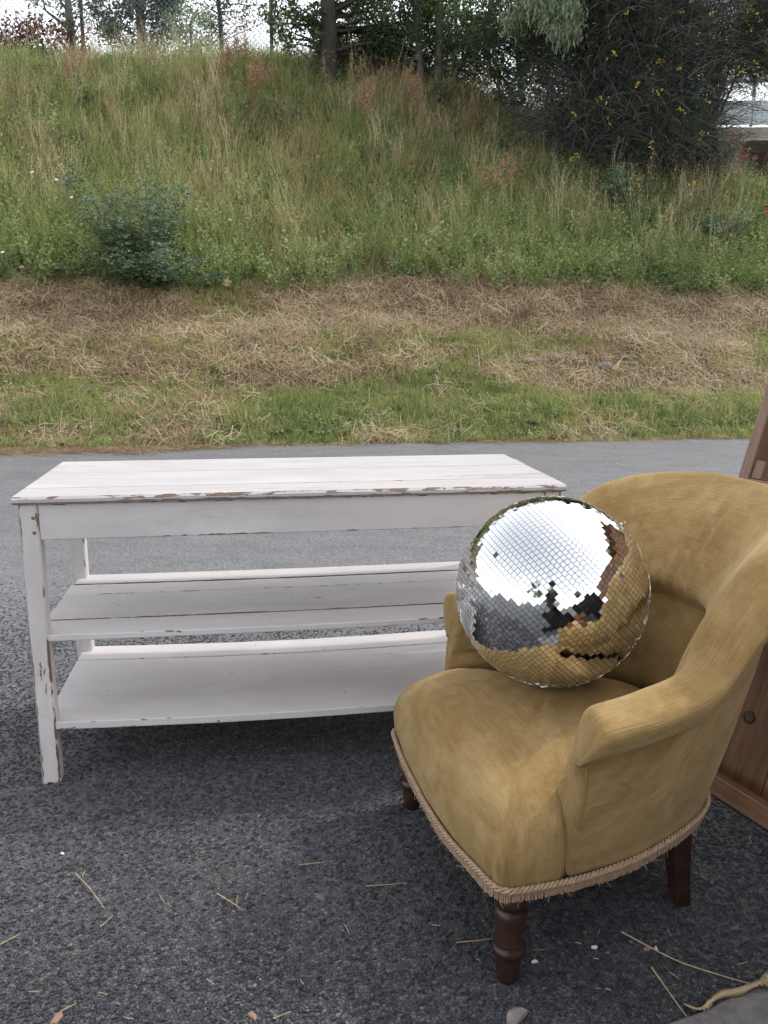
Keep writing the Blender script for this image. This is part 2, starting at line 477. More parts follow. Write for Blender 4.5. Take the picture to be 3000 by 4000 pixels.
# ------------------------------------------------------------------ terrain
MOW_Q = 2.95                                      # horizontal depth of the mown strip
def road_q(x, y): return (y - 8.95 - 0.155 * x) * 0.988
def terrain(x, y):
    x = np.asarray(x, float); y = np.asarray(y, float)
    q = road_q(x, y)
    s = x + 0.155 * (y - 8.95)
    z = np.where(q < 0, 0.02 * q, np.where(q < MOW_Q, 0.10 * np.minimum(q, 0.4) + 0.575 * np.maximum(q - 0.15, 0) ** 1.02, 0))
    z0 = 0.04 + 0.575 * (MOW_Q - 0.15) ** 1.02
    bank = z0 + 0.80 * (q - MOW_Q)
    z = np.where(q >= MOW_Q, bank, z)
    crest = np.interp(s, [-30, -4.5, -2, 2.0, 3.6, 5.0, 7.4, 9.2, 11.5, 14], [5.75, 5.85, 6.15, 6.2, 5.3, 4.75, 3.75, 2.5, 0.9, 0.25])
    crest = crest + 0.015 * np.maximum(q - 9, 0)
    k = 0.55
    h = np.clip(0.5 + 0.5 * (crest - z) / k, 0, 1)
    zz = crest * (1 - h) + z * h - k * h * (1 - h)
    bump = (fbm(x * 0.9 + 30, y * 0.9 + 11, 4) - 0.5) * 0.34 * np.clip(q / 2.0, 0, 1)
    # mower terraces
    bump = bump + 0.05 * np.sin(q * 4.3 + 1.2 * fbm(x * 0.5, y * 0.5)) * np.clip(q, 0, 1) * (q < MOW_Q + 0.3)
    return np.where(q < 0, z, np.maximum(zz + bump, -0.02))

def pix_ray(px, py):
    X = px - 1500.0; Y = py - 2000.0
    cr, sr = math.cos(-ROLL), math.sin(-ROLL)
    X, Y = X * cr - Y * sr, X * sr + Y * cr
    c, s = math.cos(PITCH), math.sin(PITCH)
    return np.array([X / FPX, c - s * Y / FPX, -s - c * Y / FPX])
def on_bank(px, py):
    """where the sight line through a photo pixel first meets the bank"""
    r = pix_ray(px, py)
    t = 1.5
    for i in range(4000):
        p = np.array([0, 0, CAM_H]) + r * t
        if p[2] <= (terrain(p[0], p[1]) if road_q(p[0], p[1]) > 0 else 0.0): return p
        t += 0.012
        if t > 40: break
    return np.array([0, 0, CAM_H]) + r * 18.0
def at_y(px, py, y):
    r = pix_ray(px, py)
    return np.array([0, 0, CAM_H]) + r * (y / r[1])
def on_ground(px, py, z=0.0):
    r = pix_ray(px, py)
    return np.array([0, 0, CAM_H]) + r * ((z - CAM_H) / r[2])
K = 3000 / 1659.0

# far ground, one sheet to the horizon
g = obj('ground', mesh('ground', [(-700, -700, -0.06), (700, -700, -0.06), (700, 700, -0.06), (-700, 700, -0.06)], [(0, 1, 2, 3)], M['ground']))
tag(g, kind='structure')

# road: broad sheet with a ragged far edge
xs = np.concatenate([np.linspace(-60, -9, 40), np.linspace(-8.9, 11, 300), np.linspace(11.2, 60, 40)])
ye = 8.95 + 0.155 * xs + (fbm(xs * 1.3, xs * 0 + 3.3, 4) - 0.5) * 0.46 + (fbm(xs * 6, xs * 0 + 9, 3) - 0.5) * 0.20
v = []; f = []
rows = [-40, -8, 0, 3, 6]
for i, x in enumerate(xs):
    for r_ in rows: v.append((x, r_, 0.0))
    v.append((x, ye[i] + 0.06, 0.0)); v.append((x, ye[i] + 0.08, -0.05))
m_ = len(rows) + 2
for i in range(len(xs) - 1):
    for j in range(m_ - 1): f.append((i * m_ + j, (i + 1) * m_ + j, (i + 1) * m_ + j + 1, i * m_ + j + 1))
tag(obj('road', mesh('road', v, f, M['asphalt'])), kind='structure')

# embankment
nx, ny = 190, 110
sx = np.linspace(-15, 17, nx); qy = np.concatenate([np.linspace(-0.25, 12, 80), np.linspace(12.4, 40, 30)])
SX, QY = np.meshgrid(sx, qy, indexing='ij')
BX = SX; BY = QY / 0.988 + 8.95 + 0.155 * SX
BZ = terrain(BX, BY)
BZ = np.where(QY < 0.05, -0.03, BZ)
v = np.stack([BX, BY, BZ], -1).reshape(-1, 3)
idx = np.arange(nx * ny).reshape(nx, ny)
f = np.stack([idx[:-1, :-1], idx[1:, :-1], idx[1:, 1:], idx[:-1, 1:]], -1).reshape(-1, 4)
tag(obj('embankment', mesh('embankment', v, f, M['soil'], True)), kind='structure')

# concrete slab at the near right corner
a = on_ground(1500 * K, 2212 * K); b = on_ground(1659 * K, 2135 * K)
d_ = (b - a) / np.linalg.norm(b - a); n_ = np.array([d_[1], -d_[0], 0])
mb = MB()
L0, L1, Wd, T = -0.55, 0.9, 0.42, 0.028
cs = []
N = 26
top = []; low = []
for i in range(N):
    t = L0 + (L1 - L0) * i / (N - 1)
    o_ = a + d_ * t + n_ * (0.004 * math.sin(i * 2.1) + 0.003 * math.sin(i * 5.3))
    cs.append([o_ + np.array([0, 0, -0.01]), o_ + np.array([0, 0, T - 0.006]), o_ + n_ * 0.007 + np.array([0, 0, T]), o_ + n_ * Wd + np.array([0, 0, T]), o_ + n_ * Wd + np.array([0, 0, -0.01])])
v = np.array(cs).reshape(-1, 3)
f = [(i * 5 + j, (i + 1) * 5 + j, (i + 1) * 5 + j + 1, i * 5 + j + 1) for i in range(N - 1) for j in range(4)] + [(0, 1, 2, 3, 4), tuple((N - 1) * 5 + j for j in (4, 3, 2, 1, 0))]
tag(obj('concrete_slab', mesh('concrete_slab', v, f, M['concrete'])), 'grey concrete slab lying at the edge of the asphalt in the near right corner', 'slab')

# ------------------------------------------------------------------ white table
def plank_mesh(name, L, W, T, mat, bev=0.002, ins=0.009, nseg=26, warp=None, rnd=0.0, worn=1.0, base_wear=0.0, edge_round=None, sides=(0, 0)):
    """board along +x from the origin, +y wide, +z thick; edges carry the wear attribute"""
    b = bev; i_ = min(ins, W * 0.3, T * 0.3)
    iy = min(ins, W * 0.3); iz = min(ins * 0.6, T * 0.3)
    if edge_round: b = edge_round
    sec = [(b, 0, 1), (b + iy, 0, 0), (W - b - iy, 0, 0), (W - b, 0, 1), (W, b, 1), (W, min(b + iz, T / 2), .6), (W, max(T - b - iz, T / 2), .6), (W, T - b, 1),
           (W - b, T, 1), (W - b - iy, T, 0), (b + iy, T, 0), (b, T, 1), (0, T - b, 1), (0, max(T - b - iz, T / 2), .6), (0, min(b + iz, T / 2), .6), (0, b, 1)]
    k = len(sec)
    per = [0]
    for j in range(1, k): per.append(per[-1] + math.dist(sec[j][:2], sec[j - 1][:2]))
    xs = np.concatenate([[0, min(0.012, L * .1)], np.linspace(min(0.03, L * .15), L - min(0.03, L * .15), nseg), [L - min(0.012, L * .1), L]])
    v = []; uv = []; wr = []
    ph = rng.random(4) * 6
    for ii, x in enumerate(xs):
        endw = 1.0 if ii in (0, len(xs) - 1) else 0.0
        jit = rnd * math.sin(x * 23 + ph[0]) + rnd * 0.6 * math.sin(x * 61 + ph[1])
        for j, (y, z, a_) in enumerate(sec):
            zz = z + (warp(x, y) if warp else 0)
            yy = y + (jit if y > W / 2 else -jit * 0.7)
            v.append((x, yy, zz)); uv.append((x, per[j]))
            sw = sides[0] if j in (0, 12, 13, 14, 15) else (sides[1] if j in (3, 4, 5, 6, 7) else 0)
            wr.append(max(base_wear, worn * max(a_, endw * 0.9), sw))
    n = len(xs)
    f = [(i * k + j, (i + 1) * k + j, (i + 1) * k + (j + 1) % k, i * k + (j + 1) % k) for i in range(n - 1) for j in range(k)]
    f = [q[::-1] for q in f]
    f += [tuple(range(k)), tuple((n - 1) * k + j for j in range(k))[::-1]]
    return mesh(name, v, f, mat, False, uv, {'wear': wr})

TS = 0.89
tb = empty('white_table', (-1.0294 * TS, 2.2166 * TS, 0), 0.1558, 'long white painted wooden table with two slatted shelves, paint worn along its edges', 'table')
TL, TW, TH, TK = 1.4296, 0.5804, 0.7832, 0.0196
LX, LY, LW, LD = 0.0090, 0.013, 0.0470, 0.044
ZS2, ZS1 = 0.4157, 0.1726
# top boards
ws = [0.124, 0.112, 0.118, 0.109, 0.1174]
y = 0
for i, wd in enumerate(ws):
    me = plank_mesh('top_board', TL, wd - 0.0006, TK, M['white_top'], rnd=0.0002, worn=0.90 if i == 0 else 0.52, edge_round=0.006 if i == 0 else 0.0009, ins=0.006)
    obj('top_board', me, tb, (0.0015 * math.sin(i * 3), y, TH - TK + 0.0006 * math.sin(i * 2.7)))
    y += wd
# legs (board along z)
for (lx, ly, s_) in ((LX, LY, 1.0), (TL - LX - LW, LY, 1.0), (LX, TW - LY - LD, 0.85), (TL - LX - LW, TW - LY - LD, 0.85)):
    me = plank_mesh('leg', TH - TK - 0.002, LD, LW, M['white'], bev=0.004, ins=0.006, rnd=0.0006, worn=0.94 * s_, nseg=40)
    # plank x -> up, y -> depth, z -> width
    o = obj('leg', me, tb)
    o.matrix_local = Matrix(((0, 0, 1, lx), (0, 1, 0, ly), (1, 0, 0, 0.0), (0, 0, 0, 1)))
    if s_ == 1.0:
        for zz in (0.728, 0.690):
            pg = lathe('peg', [(0.0046, 0), (0.0046, 0.0018), (0.003, 0.0026), (0.0004, 0.0028)], M['stile'], 12)
            p_ = obj('peg', pg, tb, (lx + LW * (0.76 if lx < 0.5 else 0.3), ly + 0.0006, zz), (math.pi / 2, 0, 0))
# aprons
AH = 0.0926
def vert_board(name, L, H_, T_, x, y_, z, rot=0.0, **kw):
    me = plank_mesh(name, L, H_, T_, M['white'], **kw)
    o = obj(name, me, tb)
    # plank x -> along, y -> up, z -> toward viewer (-y)
    o.matrix_local = Matrix.Translation((x, y_, z)) @ Matrix.Rotation(rot, 4, 'Z') @ Matrix.Rotation(math.pi / 2, 4, 'X')
    return o
vert_board('apron', TL - 2 * LX - 2 * LW - 0.003, AH, 0.02, LX + LW + 0.0015, LY + 0.0245, TH - TK - AH - 0.002, worn=0.86, rnd=0.0003)
vert_board('apron', TL - 2 * LX - 2 * LW - 0.003, AH, 0.02, LX + LW + 0.0015, TW - LY - 0.004, TH - TK - AH - 0.002, worn=0.8)
for xx in (LX + 0.026, TL - LX - 0.006):
    vert_board('apron', TW - 2 * LY - 2 * LD - 0.003, AH, 0.02, xx, LY + LD + 0.0015, TH - TK - AH - 0.002, rot=math.pi / 2, worn=0.8)
# middle shelf boards (front to back) with their gaps
def shelf(name, z, T_, boards, sag):
    y_ = LY + 0.002; pg_ = 0
    for (wd, gap, x0, x1, cup) in boards:
        Lb = TL - 2 * LX - x0 - x1
        def wp(x, yy, wd=wd, cup=cup, Lb=Lb):
            return -sag * math.sin(math.pi * x / Lb) + cup * (2 * yy / wd - 1) ** 2
        me = plank_mesh(name, Lb, wd, T_, M['white'], rnd=0.0006, worn=0.68, warp=wp, bev=0.0018, nseg=30, sides=(1.3 if pg_ > .005 else 0, 1.3 if gap > .005 else 0))
        obj(name, me, tb, (LX + x0, y_, z - T_))
        y_ += wd + gap; pg_ = gap
shelf('middle_shelf_board', ZS2, 0.017, [(0.115, 0.0105, 0.018, 0.018, 0.0015), (0.098, 0.0016, 0.012, 0.014, 0.001), (0.112, 0.0022, 0.015, 0.012, 0.0015), (0.098, 0.0110, 0.014, 0.016, 0.0015), (0.098, 0, 0.022, 0.016, 0.0015)], 0.004)
shelf('lower_shelf_board', ZS1, 0.021, [(0.172, 0.0018, 0.016, 0.016, 0.002), (0.262, 0.0016, 0.014, 0.014, -0.003), (0.114, 0, 0.016, 0.016, -0.001)], 0.013)
# bearers under the shelves
for z in (ZS2 - 0.0175 - 0.03, ZS1 - 0.0215 - 0.03):
    for xx in (LX + 0.028, TL - LX - 0.010):
        vert_board('bearer', TW - 2 * LY - 2 * LD - 0.004, 0.026, 0.018, xx, LY + LD + 0.002, z, rot=math.pi / 2, worn=0.6)

# ------------------------------------------------------------------ armchair
CM = np.array([0.1475, 1.605])
CF = np.array([-0.185, 0.63]); CF /= np.linalg.norm(CF)
FWD = np.array([-CF[1], CF[0]])                    # towards the front of the chair
RGT = -CF                                          # towards the near arm
ROTC = math.atan2(FWD[1], FWD[0])                  # local +x = forward, local +y = left(far) => local y = -R
ch = empty('armchair', (CM[0], CM[1], 0), ROTC, 'low gold velvet armchair with rounded back, twisted rope trim and turned wooden front legs', 'armchair')
def FR(F, R, z): return (F, -R, z)
def resample(P, n):
    P = np.asarray(P, float)
    d = np.concatenate([[0], np.cumsum(np.linalg.norm(np.diff(P, axis=0), axis=1))])
    t = np.linspace(0, d[-1], n)
    return np.stack([np.interp(t, d, P[:, k]) for k in range(P.shape[1])], -1)

ZR = 0.212
# plan of the bottom edge (F,R), closed, starting at the near rear going forward
base_side = [(-0.565, 0.0), (-0.555, 0.09), (-0.515, 0.17), (-0.43, 0.235), (-0.30, 0.288), (-0.15, 0.316), (-0.06, 0.325), (0.0, 0.325)]
corner = [(0.020, 0.318), (0.030, 0.300)]
front = [(0.038, 0.25), (0.052, 0.14), (0.058, 0.0)]
half = base_side + corner + front
half = catmull(half, 130)
plan = np.vstack([half, [(p[0], -p[1]) for p in half[::-1][1:-1]]])

# ---- seat
n_o = 200
out = resample(np.vstack([plan, plan[:1]]), n_o + 1)[:-1]
cen = np.array([-0.22, 0.0])
an = np.arctan2(out[:, 1], out[:, 0] - cen[0])
def seat_outline():
    o = out.copy()
    # behind the front block the seat narrows to sit between the arms
    k1 = np.clip((-0.088 - o[:, 0]) / 0.015, 0, 1); k2 = np.clip((-0.125 - o[:, 0]) / 0.05, 0, 1)
    o[:, 1] = np.sign(o[:, 1]) * (np.abs(o[:, 1]) - (0.012 * k1 + 0.045 * k2) * np.clip(np.abs(o[:, 1]) / 0.2, 0, 1))
    o[:, 0] = np.where(o[:, 0] < -0.2, o[:, 0] * 0.93 - 0.014, o[:, 0])
    return o
so_ = seat_outline()
rings = [(0.985, 0.200), (1.0, 0.212), (1.012, 0.232), (1.018, 0.255), (1.016, 0.278), (1.004, 0.300), (0.983, 0.321), (0.953, 0.340), (0.915, 0.356), (0.865, 0.370), (0.80, 0.383), (0.71, 0.394), (0.59, 0.404), (0.44, 0.412), (0.28, 0.417), (0.12, 0.419)]
tg_ = np.roll(so_, -1, 0) - np.roll(so_, 1, 0); tg_ /= np.linalg.norm(tg_, axis=1)[:, None]
nr_ = np.stack([tg_[:, 1], -tg_[:, 0]], -1)
nr_ *= np.sign(((so_ - cen) * nr_).sum(1))[:, None]
v = []; uv = []
cw = []
for k, (s_, z) in enumerate(rings):
    for i in range(n_o):
        p = cen + (so_[i] - cen) * s_
        ang = an[i]
        # corners sit lower and carry two pleats
        cf = math.exp(-((so_[i, 0] - 0.015) ** 2 + (abs(so_[i, 1]) - 0.315) ** 2) / 0.004)
        fr = max(0.0, min(1.0, (so_[i, 0] + 0.02) / 0.05))
        zz = z - (0.018 * cf + 0.006 * fr) * max(0, min(1, (z - 0.23) / 0.1)) * min(1, s_ * 1.1)
        pl = 0.0
        if so_[i, 1] > 0 or True:
            for (pf, pr) in ((0.030, 0.292), (0.004, 0.325)):
                dd = math.hypot(so_[i, 0] - pf, abs(so_[i, 1]) - pr)
                pl += -0.009 * math.exp(-(dd / 0.0055) ** 2) + 0.0035 * math.exp(-((dd - 0.012) / 0.008) ** 2)
        fade = max(0, min(1, (0.345 - z) / 0.05)) * max(0, min(1, (z - 0.205) / 0.02))
        p = p + (so_[i] - cen) / np.linalg.norm(so_[i] - cen) * pl * fade
        # sink where the ball sits, gentle hollows elsewhere
        bx, by = -0.2506, -0.063
        dd = math.hypot(p[0] - bx, p[1] - by)
        zz -= 0.004 * math.exp(-(dd / 0.09) ** 2) if z > 0.36 else 0
        zz += 0.006 * (float(fbm(p[0] * 6 + 5, p[1] * 6 + 2, 3)) - 0.5) * (1 if z > 0.3 else 0)
        v.append(FR(p[0], p[1], zz))
        uv.append((p[1] + nr_[i, 1] * (0.42 - z), p[0] + nr_[i, 0] * (0.42 - z)))
v.append(FR(cen[0], 0, 0.419)); uv.append((0, cen[0]))
f = [(k * n_o + i, k * n_o + (i + 1) % n_o, (k + 1) * n_o + (i + 1) % n_o, (k + 1) * n_o + i) for k in range(len(rings) - 1) for i in range(n_o)]
c0 = len(v) - 1; kk = (len(rings) - 1) * n_o
f += [(kk + i, kk + (i + 1) % n_o, c0) for i in range(n_o)]
f += [tuple(range(n_o))[::-1]]
f = [q[::-1] for q in f]
obj('seat', mesh('seat', v, f, M['fabric'], True, uv), ch)

# ---- back and arms: one padded shell
ctrl_t = np.array([0, .16, .30, .42, .52, .62, .74, .88, 1.0])       # 0 = back middle, 1 = arm front
def cv(pts):  # pts: list over ctrl_t of (F,R,z)
    return np.array(pts, float)
ridge = cv([(-.700, 0, .868), (-.698, .10, .866), (-.668, .190, .858), (-.580, .275, .838), (-.480, .318, .790), (-.402, .316, .690), (-.345, .312, .590), (-.235, .324, .562), (-.142, .332, .552)])
botm = cv([(-.565, 0, ZR), (-.552, .095, ZR), (-.515, .17, ZR), (-.455, .220, ZR), (-.39, .254, ZR), (-.32, .281, ZR), (-.25, .300, ZR), (-.18, .309, ZR), (-.118, .316, ZR)])
# outward plan direction at each control
dirs = cv([(-1, 0, 0), (-.95, .30, 0), (-.83, .55, 0), (-.62, .78, 0), (-.38, .92, 0), (-.18, .98, 0), (-.06, 1, 0), (0, 1, 0), (0.08, 1, 0)])
dirs /= np.linalg.norm(dirs, axis=1)[:, None]
rollw = np.array([.036, .037, .040, .047, .052, .050, .042, .038, .035])
rh = np.array([.115, .115, .112, .106, .098, .092, .088, .086, .086])     # half width of the top roll
over = np.array([.012, .014, .016, .018, .020, .022, .024, .026, .025])      # overhang of the roll outside
crz = np.array([.585, .585, .575, .54, .50, .46, .43, .41, .40])             # crease height inside
sb = np.array([.375, .375, .375, .372, .368, .365, .36, .355, .350])         # inside bottom
cush = np.array([.072, .070, .060, .042, .020, .010, .004, .0, .0])
pad = np.array([.055, .052, .045, .034, .022, .012, .006, .005, .006])
secs = []
for k in range(len(ctrl_t)):
    rg, bo, d_, rw, ov, cz, ib = ridge[k], botm[k], dirs[k], rollw[k], over[k], crz[k], sb[k]
    up = np.array([0, 0, 1.0])
    def P(base, o_, z): return np.array([base[0], base[1], 0]) + d_ * o_ + up * z
    lerp = lambda u: bo * (1 - u) + rg * u
    H_ = rg[2] - bo[2]
    hh_ = rh[k]
    u1 = (rg[2] - hh_ - bo[2]) / H_
    sec = [P(bo, 0, ZR - .006), P(bo, .004, ZR + .012), P(lerp(.28), .010, bo[2] + .28 * H_), P(lerp(u1 * .72), .010, bo[2] + u1 * .72 * H_),
           P(lerp(u1), .002, rg[2] - hh_ + .004), P(rg, rw * .55 + ov * .55, rg[2] - hh_ * .97), P(rg, rw + ov, rg[2] - hh_ * .50), P(rg, rw * .92 + ov * .8, rg[2] - hh_ * .22),
           P(rg, rw * .48, rg[2] - .006), P(rg, -rw * .15, rg[2]), P(rg, -rw * .80, rg[2] - .017), P(rg, -rw * 1.12 - cush[k] * .28, rg[2] - .045)]
    zt = rg[2] - .08
    base_in = lerp(max(0, (cz - bo[2]) / H_))
    up_in = lerp(max(0, (zt - bo[2]) / H_))
    mid = lerp(max(0, ((zt * .45 + cz * .55) - bo[2]) / H_))
    sec += [P(up_in, -rw * 1.2 - cush[k] * .62, zt - .015), P(mid, -rw * 1.2 - cush[k] * 1.0, zt * .5 + cz * .5), P(base_in, -rw * 1.15 - cush[k] * 1.0, cz + .045 * (zt - cz) / .2), P(base_in, -rw * 1.05 - cush[k] * .45, cz + .004)]
    lowm = lerp(max(0, ((cz * .5 + ib * .5) - bo[2]) / H_)); lowb = lerp((ib - bo[2]) / H_)
    sec += [P(base_in, -rw * 1.05 - pad[k] * .7, cz - .016), P(lowm, -rw * 1.1 - pad[k] * 1.15, cz * .5 + ib * .5), P(lowb, -rw * 1.1 - pad[k] * .9, ib), P(lowb, -rw * .6, ib - .05)]
    secs.append(sec)
secs = np.array(secs)                      # (ctrl, sec, 3)
# front of the arm leans: foot of the scroll further forward
lean = [0.0, .0, .0, .0, .0, 0, 0, 0, 0, 0, 0, 0, .002, .006, .010, .014, .016, .018, .018, .018]
for j in range(secs.shape[1]):
    secs[-1, j, 0] += lean[j]; secs[-2, j, 0] += lean[j] * 0.25
nt = 72
half_s = np.stack([catmull(secs[:, j], nt) for j in range(secs.shape[1])], 1)
# denser section
ns = 66
halfd = np.stack([catmull(half_s[i], ns) for i in range(nt)], 0)
full = np.concatenate([halfd[::-1] * np.array([1, 1, 1]), halfd[1:] * np.array([1, -1, 1])], 0)   # near front -> back -> far front
nT = full.shape[0]
# vertical soft wrinkles of the upper back
sarc = np.concatenate([[0], np.cumsum(np.linalg.norm(np.diff(full[:, ns // 2], axis=0), axis=1))])
per = np.concatenate([[0], np.cumsum(np.linalg.norm(np.diff(full[nT // 2], axis=0), axis=1))])
smid = sarc[nT // 2]
for i in range(nT):
    for j in range(ns):
        fx = full[i, j]
        if 0.50 * ns < j < 0.80 * ns:
            e = math.sin((j / ns - 0.50) / 0.30 * math.pi)
            s_ = sarc[i] - smid
            am = 0
            for (c_, w_, h_) in ((0.02, 0.012, -.006), (0.045, 0.010, .004), (-0.035, 0.012, -.005), (0.10, 0.02, -.004), (-0.10, 0.02, -.004)):
                am += h_ * math.exp(-((s_ - c_ - 0.06 * (j / ns - .65)) / w_) ** 2)
            nrm = np.array([-0.22 - fx[0], -fx[1], 0]); nrm /= np.linalg.norm(nrm) + 1e-6
            full[i, j] += nrm * am * e
        full[i, j] += (float(fbm(sarc[i] * 7 + 3, per[j] * 7 + 1, 3)) - .5) * 0.006 * np.array([-.5, .5, .5])
uvb = np.stack(np.meshgrid(sarc, per, indexing='ij'), -1)
# rounded fronts of the arms
def end_rings(sec, uvr, sign):
    c_ = sec.mean(0)
    fw = np.array([1.0, 0, 0.0])
    R_ = []; U_ = []
    for (sc, off) in ((0.985, .007), (0.94, .014), (0.82, .019), (0.55, .022), (0.28, .023)):
        R_.append(c_ + (sec - c_) * sc + fw * off)
        U_.append(uvr + np.array([sign * (off + (1 - sc) * .05), 0]))
    return R_, U_
rA, uA = end_rings(full[0], uvb[0], -1); rB, uB = end_rings(full[-1], uvb[-1], 1)
allr = np.concatenate([np.array(rA[::-1]), full, np.array(rB)], 0)
allu = np.concatenate([np.array(uA[::-1]), uvb, np.array(uB)], 0)
nR = allr.shape[0]
v = allr * np.array([1, -1, 1])
idx = np.arange(nR * ns).reshape(nR, ns)
f = [tuple(q) for q in np.stack([idx[:-1, :-1], idx[:-1, 1:], idx[1:, 1:], idx[1:, :-1]], -1).reshape(-1, 4)]
f += [(idx[i, ns - 1], idx[i, 0], idx[i + 1, 0], idx[i + 1, ns - 1]) for i in range(nR - 1)]
f += [tuple(idx[0])[::-1], tuple(idx[-1])]
me = mesh('backrest', v.reshape(-1, 3), f, M['fabric'], True, allu.reshape(-1, 2))
bm = bmesh.new(); bm.from_mesh(me); bmesh.ops.recalc_face_normals(bm, faces=bm.faces); bm.to_mesh(me); bm.free()
bo_ = obj('backrest', me, ch)

# piping seam below the roll outside and down the arm fronts
jj = int(ns * 4.3 / (secs.shape[1] - 1))
for rng_i in (range(nT // 2 - 8, -1, -1), range(nT // 2 + 8, nT)):
    pth = [full[i, jj] * np.array([1, -1, 1]) for i in rng_i]
    pth = [p + np.array([0, 0, 0.0]) for p in pth]
    MB().tube(resample(pth, 80), 0.0038, 6).build('piping', M['fabric'], ch, True)
for end in (0, nT - 1):
    pth = [full[end, j] * np.array([1, -1, 1]) + np.array([0.006, 0, 0]) for j in range(1, jj + 1) if full[end, j][2] > .33]
    MB().tube(resample(pth, 40), 0.003, 6).build('piping', M['fabric'], ch, True)

# ---- twisted rope and ribbed fringe round the bottom edge
def path_off(off, n):
    P = np.vstack([plan, plan[:1]])
    P = resample(P, n + 1)[:-1]
    t = np.roll(P, -1, 0) - np.roll(P, 1, 0); t /= np.linalg.norm(t, axis=1)[:, None]
    nr = np.stack([t[:, 1], -t[:, 0]], -1)
    if ((P + nr * .01 - cen) ** 2).sum() < ((P - cen) ** 2).sum(): nr = -nr
    return P + nr * off, nr
nrp = 1800
Pp, Nn = path_off(0.0075, nrp)
wav = 0.004 * np.sin(np.linspace(0, 2 * math.pi, nrp) * 5) + np.interp(Pp[:, 0], [-0.56, 0.05], [0.004, 0.0])
mb = MB()
plen = np.linalg.norm(np.diff(Pp, axis=0), axis=1).sum()
tw = np.arange(nrp) / nrp * plen / 0.030 * 2 * math.pi
tw *= round(tw[-1] / (2 * math.pi)) * 2 * math.pi / tw[-1]
for s_ in range(3):
    a_ = tw + s_ * 2 * math.pi / 3
    pts = np.stack([Pp[:, 0] + Nn[:, 0] * .0036 * np.cos(a_), -(Pp[:, 1] + Nn[:, 1] * .0036 * np.cos(a_)), ZR - .003 + wav + .0036 * np.sin(a_)], -1)
    mb.tube(pts, 0.0031, 5)
mb.build('rope_trim', M['trim'], ch, True)
nf = 520
Pf, Nf = path_off(0.004, nf)
mb = MB()
wavf = 0.004 * np.sin(np.linspace(0, 2 * math.pi, nf) * 5) + np.interp(Pf[:, 0], [-0.56, 0.05], [0.004, 0.0])
step = plen / nf
for i in range(nf):
    p = Pf[i]; n2 = Nf[i]; t2 = np.array([-n2[1], n2[0]])
    worn = float(fbm(i * 0.05, 2.2, 3))
    ln = 0.023 + 0.012 * (worn - .4) + rng.normal(0, .0010)
    top = ZR - .006 + wavf[i]
    hw = step * 0.46
    q = lambda a, b, z: (p[0] + t2[0] * a + n2[0] * b, -(p[1] + t2[1] * a + n2[1] * b), z)
    vs = []
    sw = rng.normal(0, .0012)
    for (z, s2) in ((top, 0.0), (top - ln * .5, sw * .4), (top - ln, sw)):
        vs += [q(-hw + s2, -.001, z), q(-hw * .5 + s2, .0016, z), q(hw * .5 + s2, .0016, z), q(hw + s2, -.001, z)]
    fs = [(r * 4 + c, r * 4 + c + 1, r * 4 + c + 5, r * 4 + c + 4) for r in range(2) for c in range(3)]
    mb.add(vs, fs)
    if rng.random() < 0.15:          # frayed ends
        for _ in range(1):
            e0 = np.array(q(rng.normal(0, hw), .001, top - ln + .002))
            e1 = e0 + np.array([rng.normal(0, .004), rng.normal(0, .004), -abs(rng.normal(.003, .003))])
            e2 = e1 + np.array([rng.normal(0, .004), rng.normal(0, .004), -abs(rng.normal(.002, .003))])
            mb.tube([e0, e1, e2], 0.0006, 3, cap=False)
tag(mb.build('fringe', M['trim'], ch), kind='stuff')

# ---- legs
prof = [(.0215, 0), (.0235, .008), (.0285, .040), (.0295, .052), (.0285, .056), (.0345, .060), (.0375, .068), (.0365, .075), (.030, .079), (.0315, .083), (.030, .087), (.0285, .092),
        (.0325, .118), (.0345, .135), (.0345, .146), (.0315, .152), (.0275, .156), (.0285, .160), (.0345, .166), (.0355, .174), (.0325, .181), (.030, .186), (.032, .190), (.032, .199)]
prof = [(r * 0.86, z) for r, z in prof]
lm = lathe('leg', prof, M['legwood'], 32)
for R in (0.318, -0.322):
    obj('leg', lm, ch, FR(-0.012 if R > 0 else -0.006, R * 0.925, 0.0))
for R in (0.201, -0.201):
    mb = MB()
    n = 8
    for i in range(n):
        pass
    v = []
    for i in range(n):
        u = i / (n - 1)
        hw = 0.017 + 0.007 * u
        off = -0.022 * (1 - u) ** 1.6
        cx, cy = -0.428 + off, R + 0.004 * (1 - u) * np.sign(R)
        z = u * 0.235
        b_ = hw * .8
        for (a_, b2) in ((-hw, -b_), (-b_, -hw), (b_, -hw), (hw, -b_), (hw, b_), (b_, hw), (-b_, hw), (-hw, b_)):
            v.append(FR(cx + a_, cy + b2, z))
    f = [(i * 8 + k, i * 8 + (k + 1) % 8, (i + 1) * 8 + (k + 1) % 8, (i + 1) * 8 + k) for i in range(n - 1) for k in range(8)] + [tuple(range(8)), tuple((n - 1) * 8 + k for k in range(8))]
    me = mesh('leg', v, f, M['legwood'])
    bm = bmesh.new(); bm.from_mesh(me); bmesh.ops.recalc_face_normals(bm, faces=bm.faces); bm.to_mesh(me); bm.free()
    obj('leg', me, ch)

